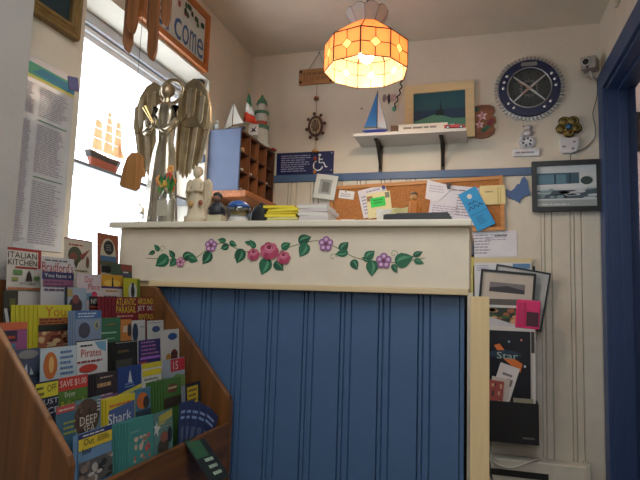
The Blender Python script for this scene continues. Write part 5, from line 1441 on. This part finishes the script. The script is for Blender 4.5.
# pink notebook
t = thing('pink_holder', 'hot pink plastic holder with a dark face tucked in the wall file', 'holder', (.214, YP - .09, .943))
F = frame((.160, YP - .0885, .943), (1, 0, 0), (0, 0, 1), 4)
MB(F).box(0, .104, -.016, 0, 0, .132).build('case', M((214, 40, 110), .4), t, bevel=.004)
MB(F).box(.046, .098, -.0175, -.016, .012, .078).build('dark_face', M((70, 26, 46), .4), t)
MB(F).box(.006, .040, -.0175, -.016, .012, .120).build('ridge', M((190, 34, 96), .4), t, bevel=.002)
sm = sheet('magazine', 'black magazine lettered Star with an orange comet in the wall file', 'magazine', frame((-.020, YP - .103, .4295), (1, 0, 0), (0, 0, 1), 0), .246, .496, (20, 22, 34),
           [('p', 'comet', [(.35, .86), (.45, .88), (.60, .78), (.86, .70), (.82, .62), (.66, .68), (.52, .74)], (206, 110, 50)), ('e', 'nebula', .55, .78, .30, .04, (30, 52, 72)), ('t', 'Star', .40, .74, .78, .80, (150, 170, 160)), ('e', 'spark', .90, .68, .02, .012, (200, 206, 220)), ('e', 'spark', .84, .92, .02, .012, (190, 120, 110)), ('e', 'spark', .62, .90, .02, .012, (120, 150, 170))], t=.003, rough=.3)
for i, (x0, z0, rot, w, h, base, lb, it) in enumerate([
        (-.008, .4405, 17, .088, .355, (206, 200, 198), 'white rounded card leaning right in the lowest pocket', [('r', 'cut_out', .25, .86, .75, .89, (120, 110, 110)), ('r', 'cut_out', .55, .74, .85, .83, (120, 110, 110))]),
        (.010, .440, 10, .080, .28, (190, 176, 166), 'tan leaflet beside the white rounded card in the lowest pocket', [('l', .1, .5, .9, .9, 5, (150, 110, 100))]),
        (.018, .438, 5, .070, .262, (150, 70, 66), 'reddish leaflet in the lowest pocket of the wall file', [('s', 'picture', .1, .5, .9, .95, 5, [(60, 50, 46), (190, 150, 120)])]),
        (.150, .4295, 0, .085, .195, (140, 136, 116), 'grey-green card edge at the right of the lowest pocket', [])]):
    in_pocket('leaflet', lb, 'leaflet', x0, z0, w, h, .1075 + .003 * i, rot, base, it, t=.0015)
lo = MB().box(.190, .240, YP - .1268, YP - .1261, .448, .456).build('label_strip', M((90, 88, 84)), wf)

# baseboard heater with cables
t = thing('baseboard_heater', 'cream metal baseboard heater with a dark slot below the wall file', 'heater', (.25, YP, 0))
MB().box(-.02, .468, YP - .085, YP, .03, .343).build('housing', M((196, 190, 174), .45), t, bevel=.006)
MB().box(.452, .474, YP - .090, YP, .02, .350).build('end_cap', M((190, 184, 168), .45), t, bevel=.004)
MB().box(.02, .300, YP - .0875, YP - .084, .268, .296).build('slot', M((22, 22, 22), .7), t)
MB().box(.320, .450, YP - .0865, YP - .084, .06, .322).build('front_panel', M((200, 194, 180), .45), t)
c1 = MB().tube(smooth_path([(.05, YP - .04, .55 - .14), (.055, YP - .06, .36), (.07, YP - .10, .325), (.14, YP - .11, .312), (.22, YP - .10, .345), (.27, YP - .05, .350)], 5), .005, 6).build('power_cord', M((170, 164, 154), .5))
tag(c1, 'pale power cord drooping over the baseboard heater', 'cord')
c2 = MB().tube(smooth_path([(.04, YP - .06, .41), (.045, YP - .11, .33), (.06, YP - .12, .25), (.12, YP - .13, .20), (.18, YP - .125, .17), (.2, YP - .12, 0.006)], 5), .005, 6).build('power_cord', M((60, 56, 54), .5))
tag(c2, 'dark power cord hanging in front of the heater slot', 'cord')

# twisted black cord with green tassel, on the back wall behind the lamp
t = thing('twisted_cord', 'black twisted cord with a green tag hanging on the wall behind the lamp', 'cord', (-.44, YW - .02, 2.05))
pts = []
for i in range(40):
    s = i / 39
    z = 2.30 - .225 * s
    x = -.405 - (0 if s < .55 else (s - .55) * .075)
    pts.append((x + .006 * math.cos(s * 38), YW - .014 + .005 * math.sin(s * 38), z))
MB().tube(pts, .0035, 5).build('cord', M((26, 26, 26), .5), t, smooth=True)
MB().ball((-.441, YW - .014, 2.066), (.011, .008, .014), 8, 6).build('tag', M((90, 160, 130), .5), t, smooth=True)
MB().tube([(-.405, YW, 2.30), (-.405, YW - .018, 2.303)], .003, 6).build('hook', M((120, 120, 120), .4, 1), t)
t = thing('butterfly_ornament', 'faint mauve butterfly ornament pinned to the wall above the shelf', 'ornament', (-.47, YW, 2.10))
for x0, z0, a, w, c in ((-.450, 2.133, 15, .020, (176, 150, 150)), (-.472, 2.127, -10, .010, (100, 90, 100)), (-.496, 2.133, 5, .010, (140, 120, 124))):
    F = frame((x0, YW - .001, z0), rot=a)
    MB(F).xz(ell(0, 0, w, .022, 12), -.003, 0).build('wing', M(c), t)
MB().tube([(-.472, YW - .004, 2.100), (-.470, YW - .004, 2.155)], .003, 6).build('body', M((70, 60, 64)), t)
# plain nail above the shelf
nl = MB().ball((-.62, YW - .002, 2.085), (.006, .004, .006), 8, 6).build('wall_plug', M((150, 146, 140), .5), smooth=True)
tag(nl, 'tiny grey wall plug left of the blue sailboat', 'wall plug')
# dark framed pictures in the next room, seen through the doorway
picture_frame('framed_picture', 'dark framed picture on the mauve wall of the next room', frame((.80, 3.299, 1.90), (1, 0, 0), (0, 0, 1)), .30, .22, .03, (40, 34, 36), (90, 70, 76), [('e', 'figure', .5, .5, .3, .3, (60, 46, 50))], depth=.02)
